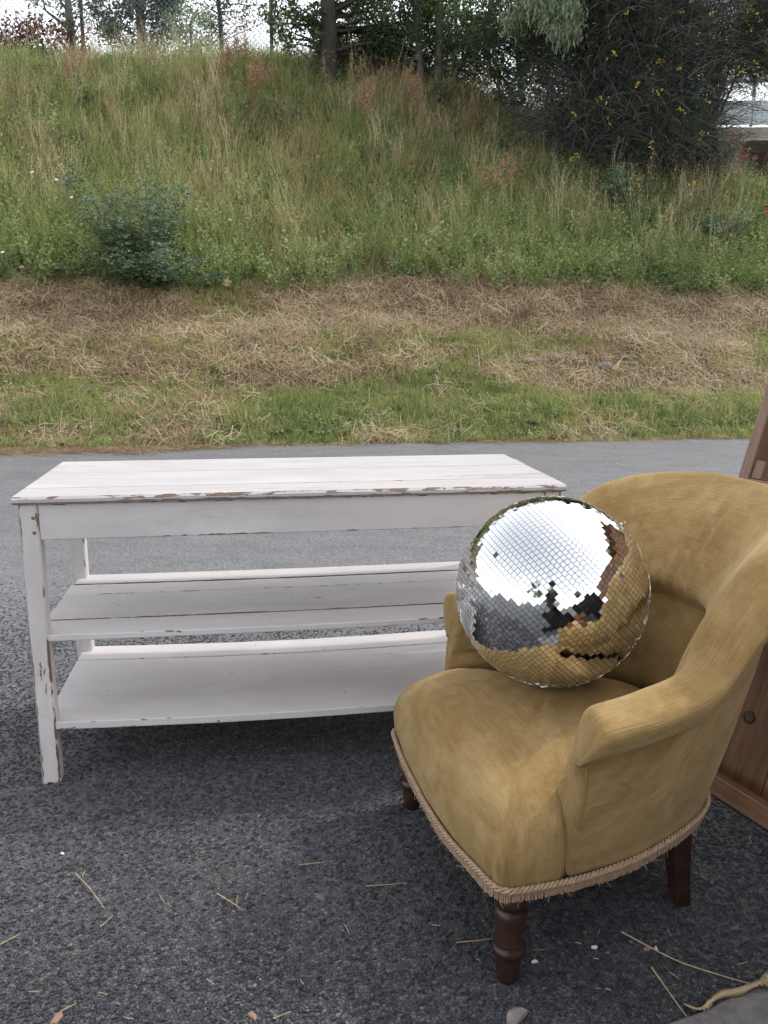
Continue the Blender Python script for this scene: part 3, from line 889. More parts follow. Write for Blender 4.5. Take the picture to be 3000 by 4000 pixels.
# ------------------------------------------------------------------ mirror ball
BR = 0.21
BC = np.array([0.3703, 1.736, 0.629])
ball = empty('mirror_ball', tuple(BC), 0, 'large mirror ball covered in small square tiles, lying on the gold armchair', 'mirror ball')
right = np.array([1.0, 0, 0]); upv = np.array([0, math.sin(PITCH), math.cos(PITCH)]); back = np.array([0, -math.cos(PITCH), math.sin(PITCH)])
ax = right * 0.70 + upv * 0.69 + back * 0.10
ax /= np.linalg.norm(ax)
u_ = np.cross(ax, [0, 0, 1.0]); u_ /= np.linalg.norm(u_); w_ = np.cross(ax, u_)
core = lathe('core', [(max(1e-4, (BR - .0030) * math.cos(a)), (BR - .0030) * math.sin(a)) for a in np.linspace(-math.pi / 2, math.pi / 2, 33)], M['core'], 64)
obj('core', core, ball)
tile = 0.0102
nrow = int(math.pi * BR / (tile * 1.03))
hs_ = tile * 0.5 * 0.955
tv = [(-hs_, -hs_, -.0022), (hs_, -hs_, -.0022), (hs_, hs_, -.0022), (-hs_, hs_, -.0022), (-hs_, -hs_, 0), (hs_, -hs_, 0), (hs_, hs_, 0), (-hs_, hs_, 0)]
tf = [(0, 3, 2, 1), (4, 5, 6, 7), (0, 1, 5, 4), (1, 2, 6, 5), (2, 3, 7, 6), (3, 0, 4, 7)]
tile_me = mesh('mirror_tile', tv, tf, M['mirror'])
tiles = []
for r in range(nrow):
    la = -math.pi / 2 + math.pi * (r + .5) / nrow
    rad = BR * math.cos(la)
    n = max(1, int(2 * math.pi * rad / (tile * 1.035)))
    ph = rng.random() * 2 * math.pi
    for k in range(n):
        lo = ph + 2 * math.pi * k / n
        nrm = ax * math.sin(la) + math.cos(la) * (u_ * math.cos(lo) + w_ * math.sin(lo))
        ew = -u_ * math.sin(lo) + w_ * math.cos(lo)
        ns_ = np.cross(nrm, ew)
        if rng.random() < 0.0025: continue
        # slightly uneven bedding of each tile
        t1, t2 = rng.normal(0, .019, 2)
        n2 = nrm + ew * t1 + ns_ * t2; n2 /= np.linalg.norm(n2)
        e2 = ew + ns_ * rng.normal(0, .02); e2 -= n2 * e2.dot(n2); e2 /= np.linalg.norm(e2)
        s2 = np.cross(n2, e2)
        tiles.append((nrm * BR, e2, s2, n2))
vd = np.array([0, 0, CAM_H]) - BC; vd /= np.linalg.norm(vd)
order = sorted(range(len(tiles)), key=lambda i: -tiles[i][3].dot(vd))
for i in order[:300]:
    p, e, s2, n2 = tiles[i]
    o = bpy.data.objects.new('mirror_tile', tile_me)
    COL.objects.link(o)
    o.parent = ball
    o.matrix_local = Matrix(((e[0], s2[0], n2[0], p[0]), (e[1], s2[1], n2[1], p[1]), (e[2], s2[2], n2[2], p[2]), (0, 0, 0, 1)))
rest = [tiles[i] for i in order[300:]]
T0 = np.array(tv)
V = np.concatenate([p + T0[:, :1] * e + T0[:, 1:2] * s2 + T0[:, 2:] * n2 for (p, e, s2, n2) in rest])
F = (np.array(tf)[None] + (np.arange(len(rest)) * 8)[:, None, None]).reshape(-1, 4)
tag(obj('mirror_tiling', mesh('mirror_tiling', V, F, M['mirror']), ball), kind='stuff')
mb = MB()
mb.tube([ax * (BR - .004), ax * (BR + .003)], 0.006, 10)
an_ = np.linspace(-0.6, math.pi + 0.6, 12)
mb.tube([ax * (BR + .006 + .004 * math.sin(a)) + u_ * .005 * math.cos(a) for a in an_], 0.0013, 6)
mb.build('hanging_ring', M['metal'], ball, True)

# ------------------------------------------------------------------ leaning wooden box front at the right
pe = np.array([0.425, -0.905, 0.0])                       # along the foot of the panel, towards the camera
pn = np.array([0.905, 0.425, 0.0])                        # away from the chair
Q0 = np.array([0.768, 2.149, 0.0])
LEAN = math.radians(16.5)
pu = pn * math.sin(LEAN) + np.array([0, 0, math.cos(LEAN)])
pz = np.cross(pe, pu)
if pz.dot(pn) > 0: pz = -pz                                 # panel normal, towards the chair
crate = empty('wooden_cabinet', tuple(Q0), 0, 'brown wooden cabinet of wide planks in a frame, leaning behind the armchair at the right', 'cabinet')
PMX = Matrix(((pe[0], pu[0], pz[0], 0), (pe[1], pu[1], pz[1], 0), (pe[2], pu[2], pz[2], 0), (0, 0, 0, 1)))
def cab(name, x, y, z, L, W_, T_, mat, vertical=False, **kw):
    """board in the panel's own plane: x along the foot, y up the slope, z towards the chair"""
    me = plank_mesh(name, L, W_, T_, M[mat], bev=kw.pop('bev', .003), nseg=12, rnd=0.0004, **kw)
    o = obj(name, me, crate)
    loc = Matrix.Translation((x, y, z))
    if vertical: loc = loc @ Matrix(((0, -1, 0, W_), (1, 0, 0, 0), (0, 0, 1, 0), (0, 0, 0, 1)))
    o.matrix_local = PMX @ loc
    return o
CH, CWD = 1.62, 1.25
cab('stile', 0, 0.002, -.085, CH, .034, .085, 'stile', True)
cab('stile', CWD - .034, 0.002, -.085, CH, .034, .085, 'stile', True)
cab('rail', .035, .004, -.050, CWD - .070, .050, .050, 'chest')
cab('rail', .035, .425, -.052, CWD - .070, .050, .048, 'stile')
cab('rail', .035, .790, -.052, CWD - .070, .046, .050, 'stile')
cab('rail', .035, CH - .06, -.082, CWD - .070, .055, .08, 'stile')
cab('corner_block', .0355, .838, -.050, .050, .034, .044, 'stile', True)
def boards(name, y0, h_, mat, widths, z):
    x = .036; i = 0
    while x < CWD - .05:
        wd = min(widths[i % len(widths)], CWD - .036 - x)
        cab(name, x, y0, z + .002 * (i % 3), h_, wd - .003, .014, mat, True)
        x += wd; i += 1
boards('plank', .006, .440, 'chest', [.115, .15, .135, .165, .125], -.098)
boards('back_board', .449, .34, 'chest', [.17, .15, .19], -.098)
boards('back_board', .792, CH - .80, 'board', [.19, .17, .21, .18], -.098)
# dark knot standing slightly proud of a plank
kn = lathe('knot', [(.017, 0), (.0165, .0025), (.012, .0015), (.003, .002)], M['legwood'], 18)
kw_ = on_ground(2928, 2803, 0)   # sight line to the knot, met with the panel plane below
r = pix_ray(2930, 2802); C_ = np.array([0, 0, CAM_H]); t = (Q0 - pz * .083 - C_).dot(pz) / r.dot(pz); hit = C_ + r * t - Q0
o = obj('knot', kn, crate); o.matrix_local = PMX @ Matrix.Translation((hit.dot(pe), hit.dot(pu), -.0805))
# body behind the front
bx = MB(); bx.box((.002, .004, -.40), (CWD - .002, CH - .002, -.099))
o = bx.build('carcass', M['chest'], crate); o.matrix_local = PMX.copy()
V_ = np.array([vv.co for vv in o.data.vertices])
if 'UVMap' not in o.data.uv_layers: o.data.uv_layers.new(name='UVMap')

# ------------------------------------------------------------------ overpass at the far right
br = empty('overpass', (9.0, 27.0, 0), -0.06, 'pale steel and concrete road bridge seen beyond the right end of the bank', 'bridge')
def bpos(px, py, y): return at_y(px, py, y)
zt = at_y(2990, 400, 27)[2]; z1 = at_y(2990, 505, 27)[2]; z2 = at_y(2990, 557, 27)[2]; zb = at_y(2990, 1000, 27)[2]
mb = MB()
mb.box((-4, -.15, z2), (22, .35, z1 - .002)); mb.build('deck_beam', M['beam'], br)
for i in range(13):
    mb = MB(); mb.box((-4 + i * 2.0, -.32, z1 + .03), (-4 + i * 2.0 + 1.96, -.27, zt - .06)); mb.build('parapet_panel', M['rail'], br)
    mb = MB(); mb.box((-4.04 + i * 2.0, -.25, z1), (-3.96 + i * 2.0, -.17, zt + .55)); mb.build('parapet_post', M['rail'], br)
mb = MB(); mb.tube([(-4, -.22, zt + .5), (22, -.22, zt + .5)], .05, 8); mb.build('handrail', M['rail'], br, True)
mb = MB(); mb.box((-4, .36, z2 + .1), (22, 9, z1 - .01)); mb.build('deck', M['beam'], br)
mb = MB(); mb.box((-5, 9.01, -.2), (23, 9.6, z1 - .02)); mb.build('abutment', M['darkwall'], br)
mb = MB(); mb.box((-4.6, .8, -.2), (-3.8, 9, z2 - .01)); mb.build('pier_wall', M['darkwall'], br)

# ------------------------------------------------------------------ scattered ground cover
protos = bpy.data.collections.new('ground_cover_sources')         # not linked to the scene
def proto_coll(name, meshes):
    c = bpy.data.collections.new(name)
    for i, me in enumerate(meshes):
        c.objects.link(bpy.data.objects.new('%s_%02d' % (name, i), me))
    return c
def scatter(name, coll, npro, pos, rot, scl, val, idx=None):
    n = len(pos)
    me = bpy.data.meshes.new(name)
    me.vertices.add(n)
    me.vertices.foreach_set('co', np.asarray(pos, np.float32).ravel())
    for nm, tp, dat, key in (('rot', 'FLOAT_VECTOR', rot, 'vector'), ('scl', 'FLOAT_VECTOR', scl, 'vector'), ('val', 'FLOAT', val, 'value'), ('idx', 'INT', idx if idx is not None else rng.integers(0, npro, n), 'value')):
        a = me.attributes.new(nm, tp, 'POINT')
        a.data.foreach_set(key, np.asarray(dat, np.int32 if tp == 'INT' else np.float32).ravel())
    o = obj(name, me)
    ng = bpy.data.node_groups.new(name, 'GeometryNodeTree')
    ng.interface.new_socket('Geometry', in_out='INPUT', socket_type='NodeSocketGeometry')
    ng.interface.new_socket('Geometry', in_out='OUTPUT', socket_type='NodeSocketGeometry')
    N = ng.nodes; L = ng.links
    gi = N.new('NodeGroupInput'); go = N.new('NodeGroupOutput')
    ci = N.new('GeometryNodeCollectionInfo'); ci.inputs['Collection'].default_value = coll
    ci.inputs['Separate Children'].default_value = True; ci.inputs['Reset Children'].default_value = True
    ip = N.new('GeometryNodeInstanceOnPoints')
    def na(nm, t):
        a = N.new('GeometryNodeInputNamedAttribute'); a.data_type = t; a.inputs['Name'].default_value = nm
        return a.outputs['Attribute']
    e2r = N.new('FunctionNodeEulerToRotation')
    L.new(na('rot', 'FLOAT_VECTOR'), e2r.inputs[0])
    L.new(gi.outputs[0], ip.inputs['Points']); L.new(ci.outputs[0], ip.inputs['Instance'])
    ip.inputs['Pick Instance'].default_value = True
    L.new(na('idx', 'INT'), ip.inputs['Instance Index'])
    L.new(e2r.outputs[0], ip.inputs['Rotation']); L.new(na('scl', 'FLOAT_VECTOR'), ip.inputs['Scale'])
    L.new(ip.outputs[0], go.inputs[0])
    md = o.modifiers.new('scatter', 'NODES'); md.node_group = ng
    return tag(o, kind='stuff')

def blades(n, rad, h, wdt, bend, mat, name, seed, seed_heads=0.0, flat=0.0, seg=4):
    r = np.random.default_rng(seed)
    V = []; F = []; A = []; k = 0
    for i in range(n):
        a = r.random() * 6.283; d = rad * math.sqrt(r.random())
        b0 = np.array([d * math.cos(a), d * math.sin(a), -0.02])
        hh = h * r.uniform(.5, 1.1); yaw = r.random() * 6.283
        dr = np.array([math.cos(yaw), math.sin(yaw), 0]); sd = np.array([-dr[1], dr[0], 0])
        bd = bend * r.uniform(.15, 1.3); w0 = wdt * r.uniform(.6, 1.3)
        c = r.random()
        head = r.random() < seed_heads
        for s_ in range(seg + 1):
            u = s_ / seg
            an = bd * u ** 1.5 + flat
            if s_ == 0: p = b0
            else: p = p + (np.array([0, 0, math.cos(an)]) + dr * math.sin(an)) * hh / seg
            ww = w0 * (1 - u ** 2.2) + .0006
            if head: ww = w0 * .28 + (.9 * w0 if u > .76 else 0)
            V += [p - sd * ww * .5, p + sd * ww * .5]; A += [c, c]
        F += [(k + 2 * q, k + 2 * q + 1, k + 2 * q + 3, k + 2 * q + 2) for q in range(seg)]
        k += 2 * (seg + 1)
    return mesh(name, V, F, M[mat], False, None, {'bc': A})
def panicle(n, rad, h, mat, name, seed):
    """thin stalks with drooping oat-like heads"""
    r = np.random.default_rng(seed); mb = MB(); 
    for i in range(n):
        a = r.random() * 6.283; d = rad * r.random()
        p = np.array([d * math.cos(a), d * math.sin(a), -.02]); yaw = r.random() * 6.283
        dr = np.array([math.cos(yaw), math.sin(yaw), 0]); hh = h * r.uniform(.7, 1.15); pts = [p]; bd = r.uniform(.15, .7)
        for s_ in range(6):
            an = bd * ((s_ + 1) / 6) ** 2
            p = p + (np.array([0, 0, math.cos(an)]) + dr * math.sin(an)) * hh / 6; pts.append(p)
        c = r.uniform(.5, 1)
        pts = np.array(pts); sd = np.array([-dr[1], dr[0], 0]) 
        V = []; 
        for q, p in enumerate(pts):
            V += [p - sd * .0016, p + sd * .0016]
        mb.add(V, [(2 * q, 2 * q + 1, 2 * q + 3, 2 * q + 2) for q in range(6)], c)
        for q in range(14):
            u = r.uniform(.68, 1.0); b = pts[min(int(u * 6), 5)] * (1 - (u * 6 - int(u * 6))) + pts[min(int(u * 6) + 1, 6)] * (u * 6 - int(u * 6))
            o_ = r.normal(0, .022, 3); o_[2] = -abs(o_[2]) * .9
            t = b + o_; ax_ = np.array([r.normal(0, .3), r.normal(0, .3), -1]); ax_ /= np.linalg.norm(ax_)
            s2 = np.cross(ax_, r.normal(0, 1, 3)); s2 /= np.linalg.norm(s2)
            mb.add([t, t + ax_ * .011 + s2 * .0032, t + ax_ * .024, t + ax_ * .011 - s2 * .0032], [(0, 1, 2, 3)], r.uniform(.6, 1))
    return mb.mesh(name, M[mat], False, 'bc')
def leaf_quad(mb, base, dirn, nrm, L, W_, c, fold=.25):
    dirn = dirn / (np.linalg.norm(dirn) + 1e-9)
    s = np.cross(dirn, nrm); s /= np.linalg.norm(s) + 1e-9
    n2 = np.cross(s, dirn)
    mb.add([base, base + dirn * L * .45 + s * W_ * .5 + n2 * W_ * fold, base + dirn * L, base + dirn * L * .45 - s * W_ * .5 + n2 * W_ * fold], [(0, 1, 2, 3)], c)
def weed(n, h, L, W_, mat, name, seed, per=12, spread=.10, stem=True):
    r = np.random.default_rng(seed); mb = MB()
    for i in range(n):
        a = r.random() * 6.283; d = spread * math.sqrt(r.random())
        p = np.array([d * math.cos(a), d * math.sin(a), -.02]); lean_ = r.normal(0, .22, 2); hh = h * r.uniform(.55, 1.1)
        top = p + np.array([lean_[0] * hh, lean_[1] * hh, hh])
        if stem:
            sd = np.array([.0022, .0008, 0])
            mb.add([p - sd, p + sd, top + sd * .4, top - sd * .4], [(0, 1, 2, 3)], .35)
        for q in range(per):
            u = (q + .6) / per; b = p + (top - p) * u; an = q * 2.4 + i
            dr = np.array([math.cos(an), math.sin(an), r.uniform(-.15, .9)])
            sc = (1.15 - .65 * u) * r.uniform(.7, 1.2)
            leaf_quad(mb, b, dr, np.array([0, -.25, .8]) + r.normal(0, .55, 3), L * sc, W_ * sc, min(1, .55 * r.random() + .55 * u * u))
    return mb.mesh(name, M[mat], False, 'bc')
def litter(n, rad, L, wd, mat, name, seed, lift=.05):
    r = np.random.default_rng(seed); mb = MB()
    for i in range(n):
        c = np.array([r.normal(0, rad * .5), r.normal(0, rad * .5), r.uniform(0, lift)])
        yaw = r.random() * 6.283; pit = r.normal(0, .32); ll = L * r.uniform(.4, 1.2)
        d = np.array([math.cos(yaw) * math.cos(pit), math.sin(yaw) * math.cos(pit), math.sin(pit)])
        s = np.cross(d, [0, 0, 1.0]); s /= np.linalg.norm(s); up_ = np.cross(s, d)
        ww = wd * r.uniform(.5, 1.3) * .5; bow = r.normal(0, .08) * ll
        a_, b_, m_ = c - d * ll / 2, c + d * ll / 2, c + up_ * bow
        mb.add([a_ - s * ww, a_ + s * ww, m_ - s * ww, m_ + s * ww, b_ - s * ww * .6, b_ + s * ww * .6], [(0, 1, 3, 2), (2, 3, 5, 4)], r.random())
    return mb.mesh(name, M[mat], False, 'bc')

def sample_bank(n, qlo, qhi, xlo=-8.5, xhi=13.0, dens=None):
    x = rng.uniform(xlo, xhi, n * 2); q = rng.uniform(qlo, qhi, n * 2)
    y = q / 0.988 + 8.95 + 0.155 * x
    # keep what the lens, or a lens a step to the side, can look at
    keep = np.abs(x - 0.0) < (0.50 * y + 1.6)
    if dens is not None: keep &= rng.random(n * 2) < dens(x, q)
    x, y, q = x[keep][:n], y[keep][:n], q[keep][:n]
    z = terrain(x, y)
    ok = (z > 0.0)
    return np.stack([x, y, z], -1)[ok], q[ok]
def rots(n, tilt=.16):
    return np.stack([rng.normal(0, tilt, n), rng.normal(0, tilt, n), rng.random(n) * 6.283], -1)
def scl3(n, lo, hi, hvar=.2):
    s = rng.uniform(lo, hi, n)
    return np.stack([s, s, s * rng.uniform(1 - hvar, 1 + hvar, n)], -1)

# colour zones of the bank: tan where the growth has dried, fresh green low down at the right
def dryness(p, q):
    x, y = p[:, 0], p[:, 1]
    n = fbm(x * .75 + 3, q * .75 + 8, 4); n2 = fbm(x * 2.2, q * 2.2 + 31, 3)
    d = .34 + 1.05 * (n - .5) + .55 * (n2 - .5)
    d = d + .26 * np.exp(-((x - .8) / 2.2) ** 2 - ((q - 6.6) / 2.2) ** 2)           # browned middle of the slope
    d = d - .10 * np.exp(-((q - 3.6) / 1.0) ** 2) * np.clip((x + 1) / 3, 0, 1)        # lush foot, right
    d = d - .05 * np.clip((-x - 1) / 3, 0, 1)
    return d
grassP = proto_coll('grass_tuft', [blades(24, .15, .50, .0062, 1.5, 'grass', 'grass_tuft', i, .25) for i in range(7)])
n = 13500
P, Q = sample_bank(n, MOW_Q - .05, 13.5)
hq = np.clip((Q - MOW_Q) / .35, .45, 1.0)
sc = scl3(len(P), .65, 1.35, .3) * hq[:, None]
scatter('meadow_grass', grassP, 7, P, rots(len(P), .3), sc, np.clip(dryness(P, Q) + rng.normal(0, .11, len(P)), 0, 1))
oatP = proto_coll('oat_tuft', [panicle(7, .12, .85, 'straw', 'oat_tuft', 50 + i) for i in range(4)])
P, Q = sample_bank(1500, MOW_Q + .3, 13.0, dens=lambda x, q: np.clip(.15 + 1.2 * (fbm(x * .6 + 9, q * .6, 3) - .35), 0, 1))
scatter('wild_oats', oatP, 4, P, rots(len(P), .15), scl3(len(P), .7, 1.25), rng.uniform(.4, .9, len(P)))
dryP = proto_coll('dry_tuft', [blades(26, .15, .5, .005, 1.5, 'straw', 'dry_tuft', 80 + i, .3) for i in range(4)])
P, Q = sample_bank(5200, MOW_Q, 12.5, dens=lambda x, q: np.clip(.12 + 2.4 * (dryness(np.stack([x, x, x], -1), q) - .36), 0, 1))
scatter('dry_grass', dryP, 4, P, rots(len(P), .3), scl3(len(P), .7, 1.25), rng.uniform(.05, .7, len(P)))
weedP = proto_coll('weed_clump', [weed(9, .48, .042, .019, 'weed', 'weed_clump', 20 + i, 14) for i in range(4)] + [weed(6, .42, .085, .042, 'weed', 'broad_weed', 30 + i, 9) for i in range(3)])
P, Q = sample_bank(11500, MOW_Q + .02, 12.5, dens=lambda x, q: np.clip(.25 + .5 * np.exp(-((q - 3.6) / 1.3) ** 2) + 2.2 * (fbm(x * .8 + 40, q * .8 + 3, 4) - .36), 0, 1))
scatter('meadow_weeds', weedP, 7, P, rots(len(P), .2), scl3(len(P), .7, 1.35), np.clip(.62 - .5 * fbm(P[:, 0] * .6, Q * .6 + 77, 3) + .30 * np.exp(-((Q - 3.7) / 1.4) ** 2) + rng.normal(0, .12, len(P)), 0, 1))

# mown strip: stubble, cut straw lying about, green regrowth near the road
def mow_dry(x, q):
    n = fbm(x * .9 + 14, q * 1.6 + 2, 4)
    d = .44 + 1.7 * (n - .5)
    d = d + .42 * np.exp(-((q - 2.65) / .45) ** 2) + .33 * np.exp(-((q - 1.32 + .03 * x) / .16) ** 2) - .13 * np.exp(-((q - .45) / .45) ** 2) - .12 * np.exp(-((q - 1.9) / .25) ** 2)
    return d
stubP = proto_coll('stubble_tuft', [blades(26, .085, .115, .0045, 1.2, 'grass', 'stubble_tuft', 120 + i, 0, 0, 3) for i in range(5)])
P, Q = sample_bank(15500, .02, MOW_Q + .1)
dv = mow_dry(P[:, 0], Q)
hh = np.clip(1.25 - .55 * dv, .5, 1.5) * (1 + .55 * np.exp(-((Q - .5) / .5) ** 2))
scatter('mown_grass', stubP, 5, P, rots(len(P), .3), scl3(len(P), .75, 1.25) * np.stack([np.ones_like(hh), np.ones_like(hh), hh], -1), np.clip(dv * .95 + .08 + rng.normal(0, .13, len(P)), 0, 1))
litP = proto_coll('cut_straw', [litter(34, .22, .25, .0056, 'straw', 'cut_straw', 150 + i) for i in range(5)])
P, Q = sample_bank(8500, .0, MOW_Q + .25, dens=lambda x, q: np.clip(1.7 * (mow_dry(x, q) - .38), .05, 1))
nn = len(P); sl = np.full(nn, math.atan(.52)); R_ = np.stack([rng.normal(.50, .10, nn), rng.normal(0, .10, nn), rng.normal(0, .3, nn)], -1)
scatter('cut_straw', litP, 5, P + np.array([0, 0, .015]), R_, scl3(nn, .7, 1.3) * np.stack([rng.choice([-1, 1], nn), rng.choice([-1, 1], nn), np.ones(nn)], -1), np.clip(rng.normal(.47, .24, nn), 0, 1))
clovP = proto_coll('clover_patch', [weed(16, .085, .034, .020, 'weed', 'clover_patch', 180 + i, 6, .10, False) for i in range(4)])
P, Q = sample_bank(3000, .0, 2.3, dens=lambda x, q: np.clip(1.25 * np.exp(-((q - .35) / .5) ** 2) * (fbm(x * 1.3 + 8, q * 1.3, 3) + .35) + .10, 0, 1))
scatter('verge_weeds', clovP, 4, P, rots(len(P), .25), scl3(len(P), .7, 1.5), np.clip(rng.normal(.5, .2, len(P)), 0, 1))
# dead grass and debris where the verge meets the asphalt
x = np.where(rng.random(900) < .4, rng.uniform(-5.5, -1.8, 900), rng.uniform(-6.5, 8, 900)); q = rng.normal(-.01, .085, 900)
q = np.where(x < -1.5, q - rng.random(900) * .45 * np.clip((-x - 1.2) / 1.2, 0, 1), q)
y = q / .988 + 8.95 + .155 * x
P = np.stack([x, y, np.full(900, .004)], -1)
scatter('verge_litter', litP, 5, P, np.stack([np.zeros(900), np.zeros(900), rng.random(900) * 6.283], -1), scl3(900, .4, .9) * np.array([1, 1, .25]), np.clip(rng.normal(.3, .2, 900), 0, 1))

# ------------------------------------------------------------------ loose aggregate of the near asphalt
def chip_mesh(seed):
    r = np.random.default_rng(seed); k = 6
    a = np.sort(r.uniform(0, 6.283, k)); rr = r.uniform(.65, 1.0, k)
    st = r.uniform(.6, .85)
    b = np.stack([rr * np.cos(a), rr * np.sin(a) * r.uniform(.6, 1), np.full(k, -.35)], -1)
    t = np.stack([b[:, 0] * st, b[:, 1] * st, .34 + r.normal(0, .10, k)], -1)
    V = np.vstack([b, t]); F = [(i, (i + 1) % k, k + (i + 1) % k, k + i) for i in range(k)] + [tuple(range(k, 2 * k))]
    return mesh('aggregate_chip', V, F, M['chip'])
chipP = proto_coll('aggregate_chip', [chip_mesh(200 + i) for i in range(8)])
n = 195000
u = rng.random(n)
y = .75 + 3.1 * u ** 1.35
x = rng.uniform(-1, 1, n) * (.56 * y + 1.25)
ok = ~((np.stack([x, y], -1) - a[:2]) @ n_[:2] > -.004)
keepd = rng.random(n) < np.clip(1.25 - (y - 2.6) * 1.0, 0, 1) * np.clip(.55 + 1.3 * (fbm(x * 2.5 + 4, y * 2.5, 3) - .3), .35, 1)
ok &= keepd & (rng.random(n) < np.clip((.56 * y + 1.25 - np.abs(x)) / .9, 0, 1))
x, y = x[ok], y[ok]; n = len(x)
s = np.abs(rng.normal(.0038, .0012, n)) + .0016
P = np.stack([x, y, s * .16], -1)
scatter('asphalt_aggregate', chipP, 8, P, np.stack([rng.normal(0, .16, n), rng.normal(0, .16, n), rng.random(n) * 6.283], -1), np.stack([s, s, s * .62], -1), np.clip(rng.random(n) * np.clip(.62 + .9 * (fbm(x * 1.1 + 50, y * 1.1 + 7, 4) - .3), .55, 1.05), 0, 1))

# blades creeping over the edge of the asphalt
x = rng.uniform(-6.5, 8.5, 700); q = -np.abs(rng.normal(0, .07, 700)) * (fbm(x * 2.2, x * 0 + 4, 3) > .46)
y = q / .988 + 8.95 + .155 * x
P = np.stack([x, y, np.full(700, .0)], -1)
scatter('edge_grass', stubP, 5, P, rots(700, .3), scl3(700, .4, 1.0), np.clip(rng.normal(.45, .25, 700), 0, 1))

# ------------------------------------------------------------------ trees and shrubs
def limb(mb, a_, b_, r0, r1, sag=0.0, n=7, wob=.03):
    a_ = np.asarray(a_, float); b_ = np.asarray(b_, float)
    L = np.linalg.norm(b_ - a_)
    P = [a_ + (b_ - a_) * u + np.array([0, 0, -sag * math.sin(math.pi * u)]) + (rng.normal(0, wob * L * .25, 3) if 0 < u < 1 else 0) for u in np.linspace(0, 1, n)]
    mb.tube(P, np.linspace(r0, r1, n), 7)
    return np.array(P)
def crown_leaves(mb_list, clumps, nper, L, W_, spread, droop=0.0, cvar=.5):
    """leaf faces gathered in clumps; returns arrays"""
    V = []; A = []
    for (c, s) in clumps:
        tone = rng.uniform(.0, 1 - cvar)
        n = max(3, int(nper * rng.uniform(.6, 1.3)))
        P = c + rng.normal(0, 1, (n, 3)) * s * spread
        d = rng.normal(0, 1, (n, 3)); d[:, 2] -= droop; d /= np.linalg.norm(d, axis=1)[:, None]
        k = rng.normal(0, 1, (n, 3)); sd = np.cross(d, k); sd /= np.linalg.norm(sd, axis=1)[:, None]
        nm = np.cross(sd, d)
        l = L * rng.uniform(.6, 1.25, n)[:, None]; w2 = W_ * rng.uniform(.6, 1.2, n)[:, None] * .5
        q = np.stack([P, P + d * l * .45 + sd * w2 + nm * w2 * .4, P + d * l, P + d * l * .45 - sd * w2 + nm * w2 * .4], 1)
        V.append(q.reshape(-1, 3)); A.append(np.repeat(tone + cvar * rng.random(n), 4))
    V = np.concatenate(V); A = np.concatenate(A)
    F = np.arange(len(V)).reshape(-1, 4)
    return V, F, A
def ell_points(c, r, n, shell=.55):
    d = rng.normal(0, 1, (n, 3)); d /= np.linalg.norm(d, axis=1)[:, None]
    u = rng.uniform(shell, 1, n)[:, None] ** .6
    return np.asarray(c) + d * u * np.asarray(r)
def tree(name, label, cat, base, trunk, r0, r1, ells, mat_leaf, mat_bark, nclump=60, nper=40, L=.09, W_=.045, csize=.28, limbs=True, droop=.3, group=None, extra=()):
    """trunk: points in world; ells: (centre, radii, share)"""
    t = empty(name, tuple(base), 0, label, cat, group)
    b0 = np.asarray(base)
    mb = MB()
    trunk = np.asarray(trunk, float) - b0
    T_ = catmull(trunk, 14)
    mb.tube(T_, np.linspace(r0, r1, 14) * (1 + .06 * rng.normal(0, 1, 14)), 10)
    for (p0, p1, ra, rb) in extra: limb(mb, np.asarray(p0) - b0, np.asarray(p1) - b0, ra, rb)
    cl = []
    for (c, r, sh) in ells:
        pts = ell_points(np.asarray(c) - b0, r, max(3, int(nclump * sh)))
        for p in pts:
            cl.append((p, csize * rng.uniform(.6, 1.3)))
            if limbs and rng.random() < .45:
                k = np.argmin(np.linalg.norm(T_ - (p + np.array([0, 0, -.35])), axis=1))
                limb(mb, T_[k], p, max(.006, r1 * .35), .003, -.05, 5, .06)
    mb.build('trunk', M[mat_bark], t, True)
    V, F, A = crown_leaves(None, cl, nper, L, W_, .5, droop)
    obj('crown', mesh('crown', V, F, M[mat_leaf], False, None, {'bc': np.clip(A, 0, 1)}), t)
    return t
def D(px, py, y): return at_y(px * K, py * K, y)
def base_on(px, py): return on_bank(px * K, py * K)

# left: slim tree with bare limbs behind the fence
FY = 17.9
def crest_base(px, y):
    p = D(px, 60, y); return np.array([p[0], p[1], float(terrain(p[0], p[1])) - .05])
b = crest_base(158, 17.2)
tree('slim_tree', 'slim forked grey tree with sparse leaves behind the fence, far left', 'tree', b, [b, D(150, 40, 17.2), D(147, 0, 17.2), D(140, -120, 17.2), D(138, -260, 17.2)], .085, .04,
     [(D(118, 40, 17.1), (.55, .6, .45), .12), (D(190, 42, 17.1), (.5, .6, .35), .10), (D(140, -130, 17.2), (1.2, 1.2, 1.2), .6)], 'leaf_grey', 'bark', 60, 26, .085, .04, .2,
     extra=[(D(150, 62, 17.2), D(98, 22, 17.0), .04, .018), (D(98, 22, 17.0), D(84, -40, 17.0), .018, .01), (D(149, 28, 17.2), D(130, 2, 17.2), .035, .02), (D(130, 2, 17.2), D(118, -60, 17.2), .02, .01), (D(152, 80, 17.2), D(125, 60, 17.1), .02, .008)])
b = crest_base(305, 21.5)
tree('round_tree', 'dense grey-green rounded tree standing beyond the fence at the left', 'tree', b, [b, D(303, 30, 21.5), D(300, -150, 21.5)], .14, .05,
     [(D(300, 20, 21.5), (1.15, 1.0, .95), .5), (D(290, -60, 21.5), (1.2, 1.0, 1.1), .3), (D(345, 45, 21.5), (.6, .6, .5), .12), (D(245, 30, 21.5), (.5, .5, .5), .12)], 'leaf_grey', 'bark', 130, 55, .11, .05, .27)
b = crest_base(412, 21.0)
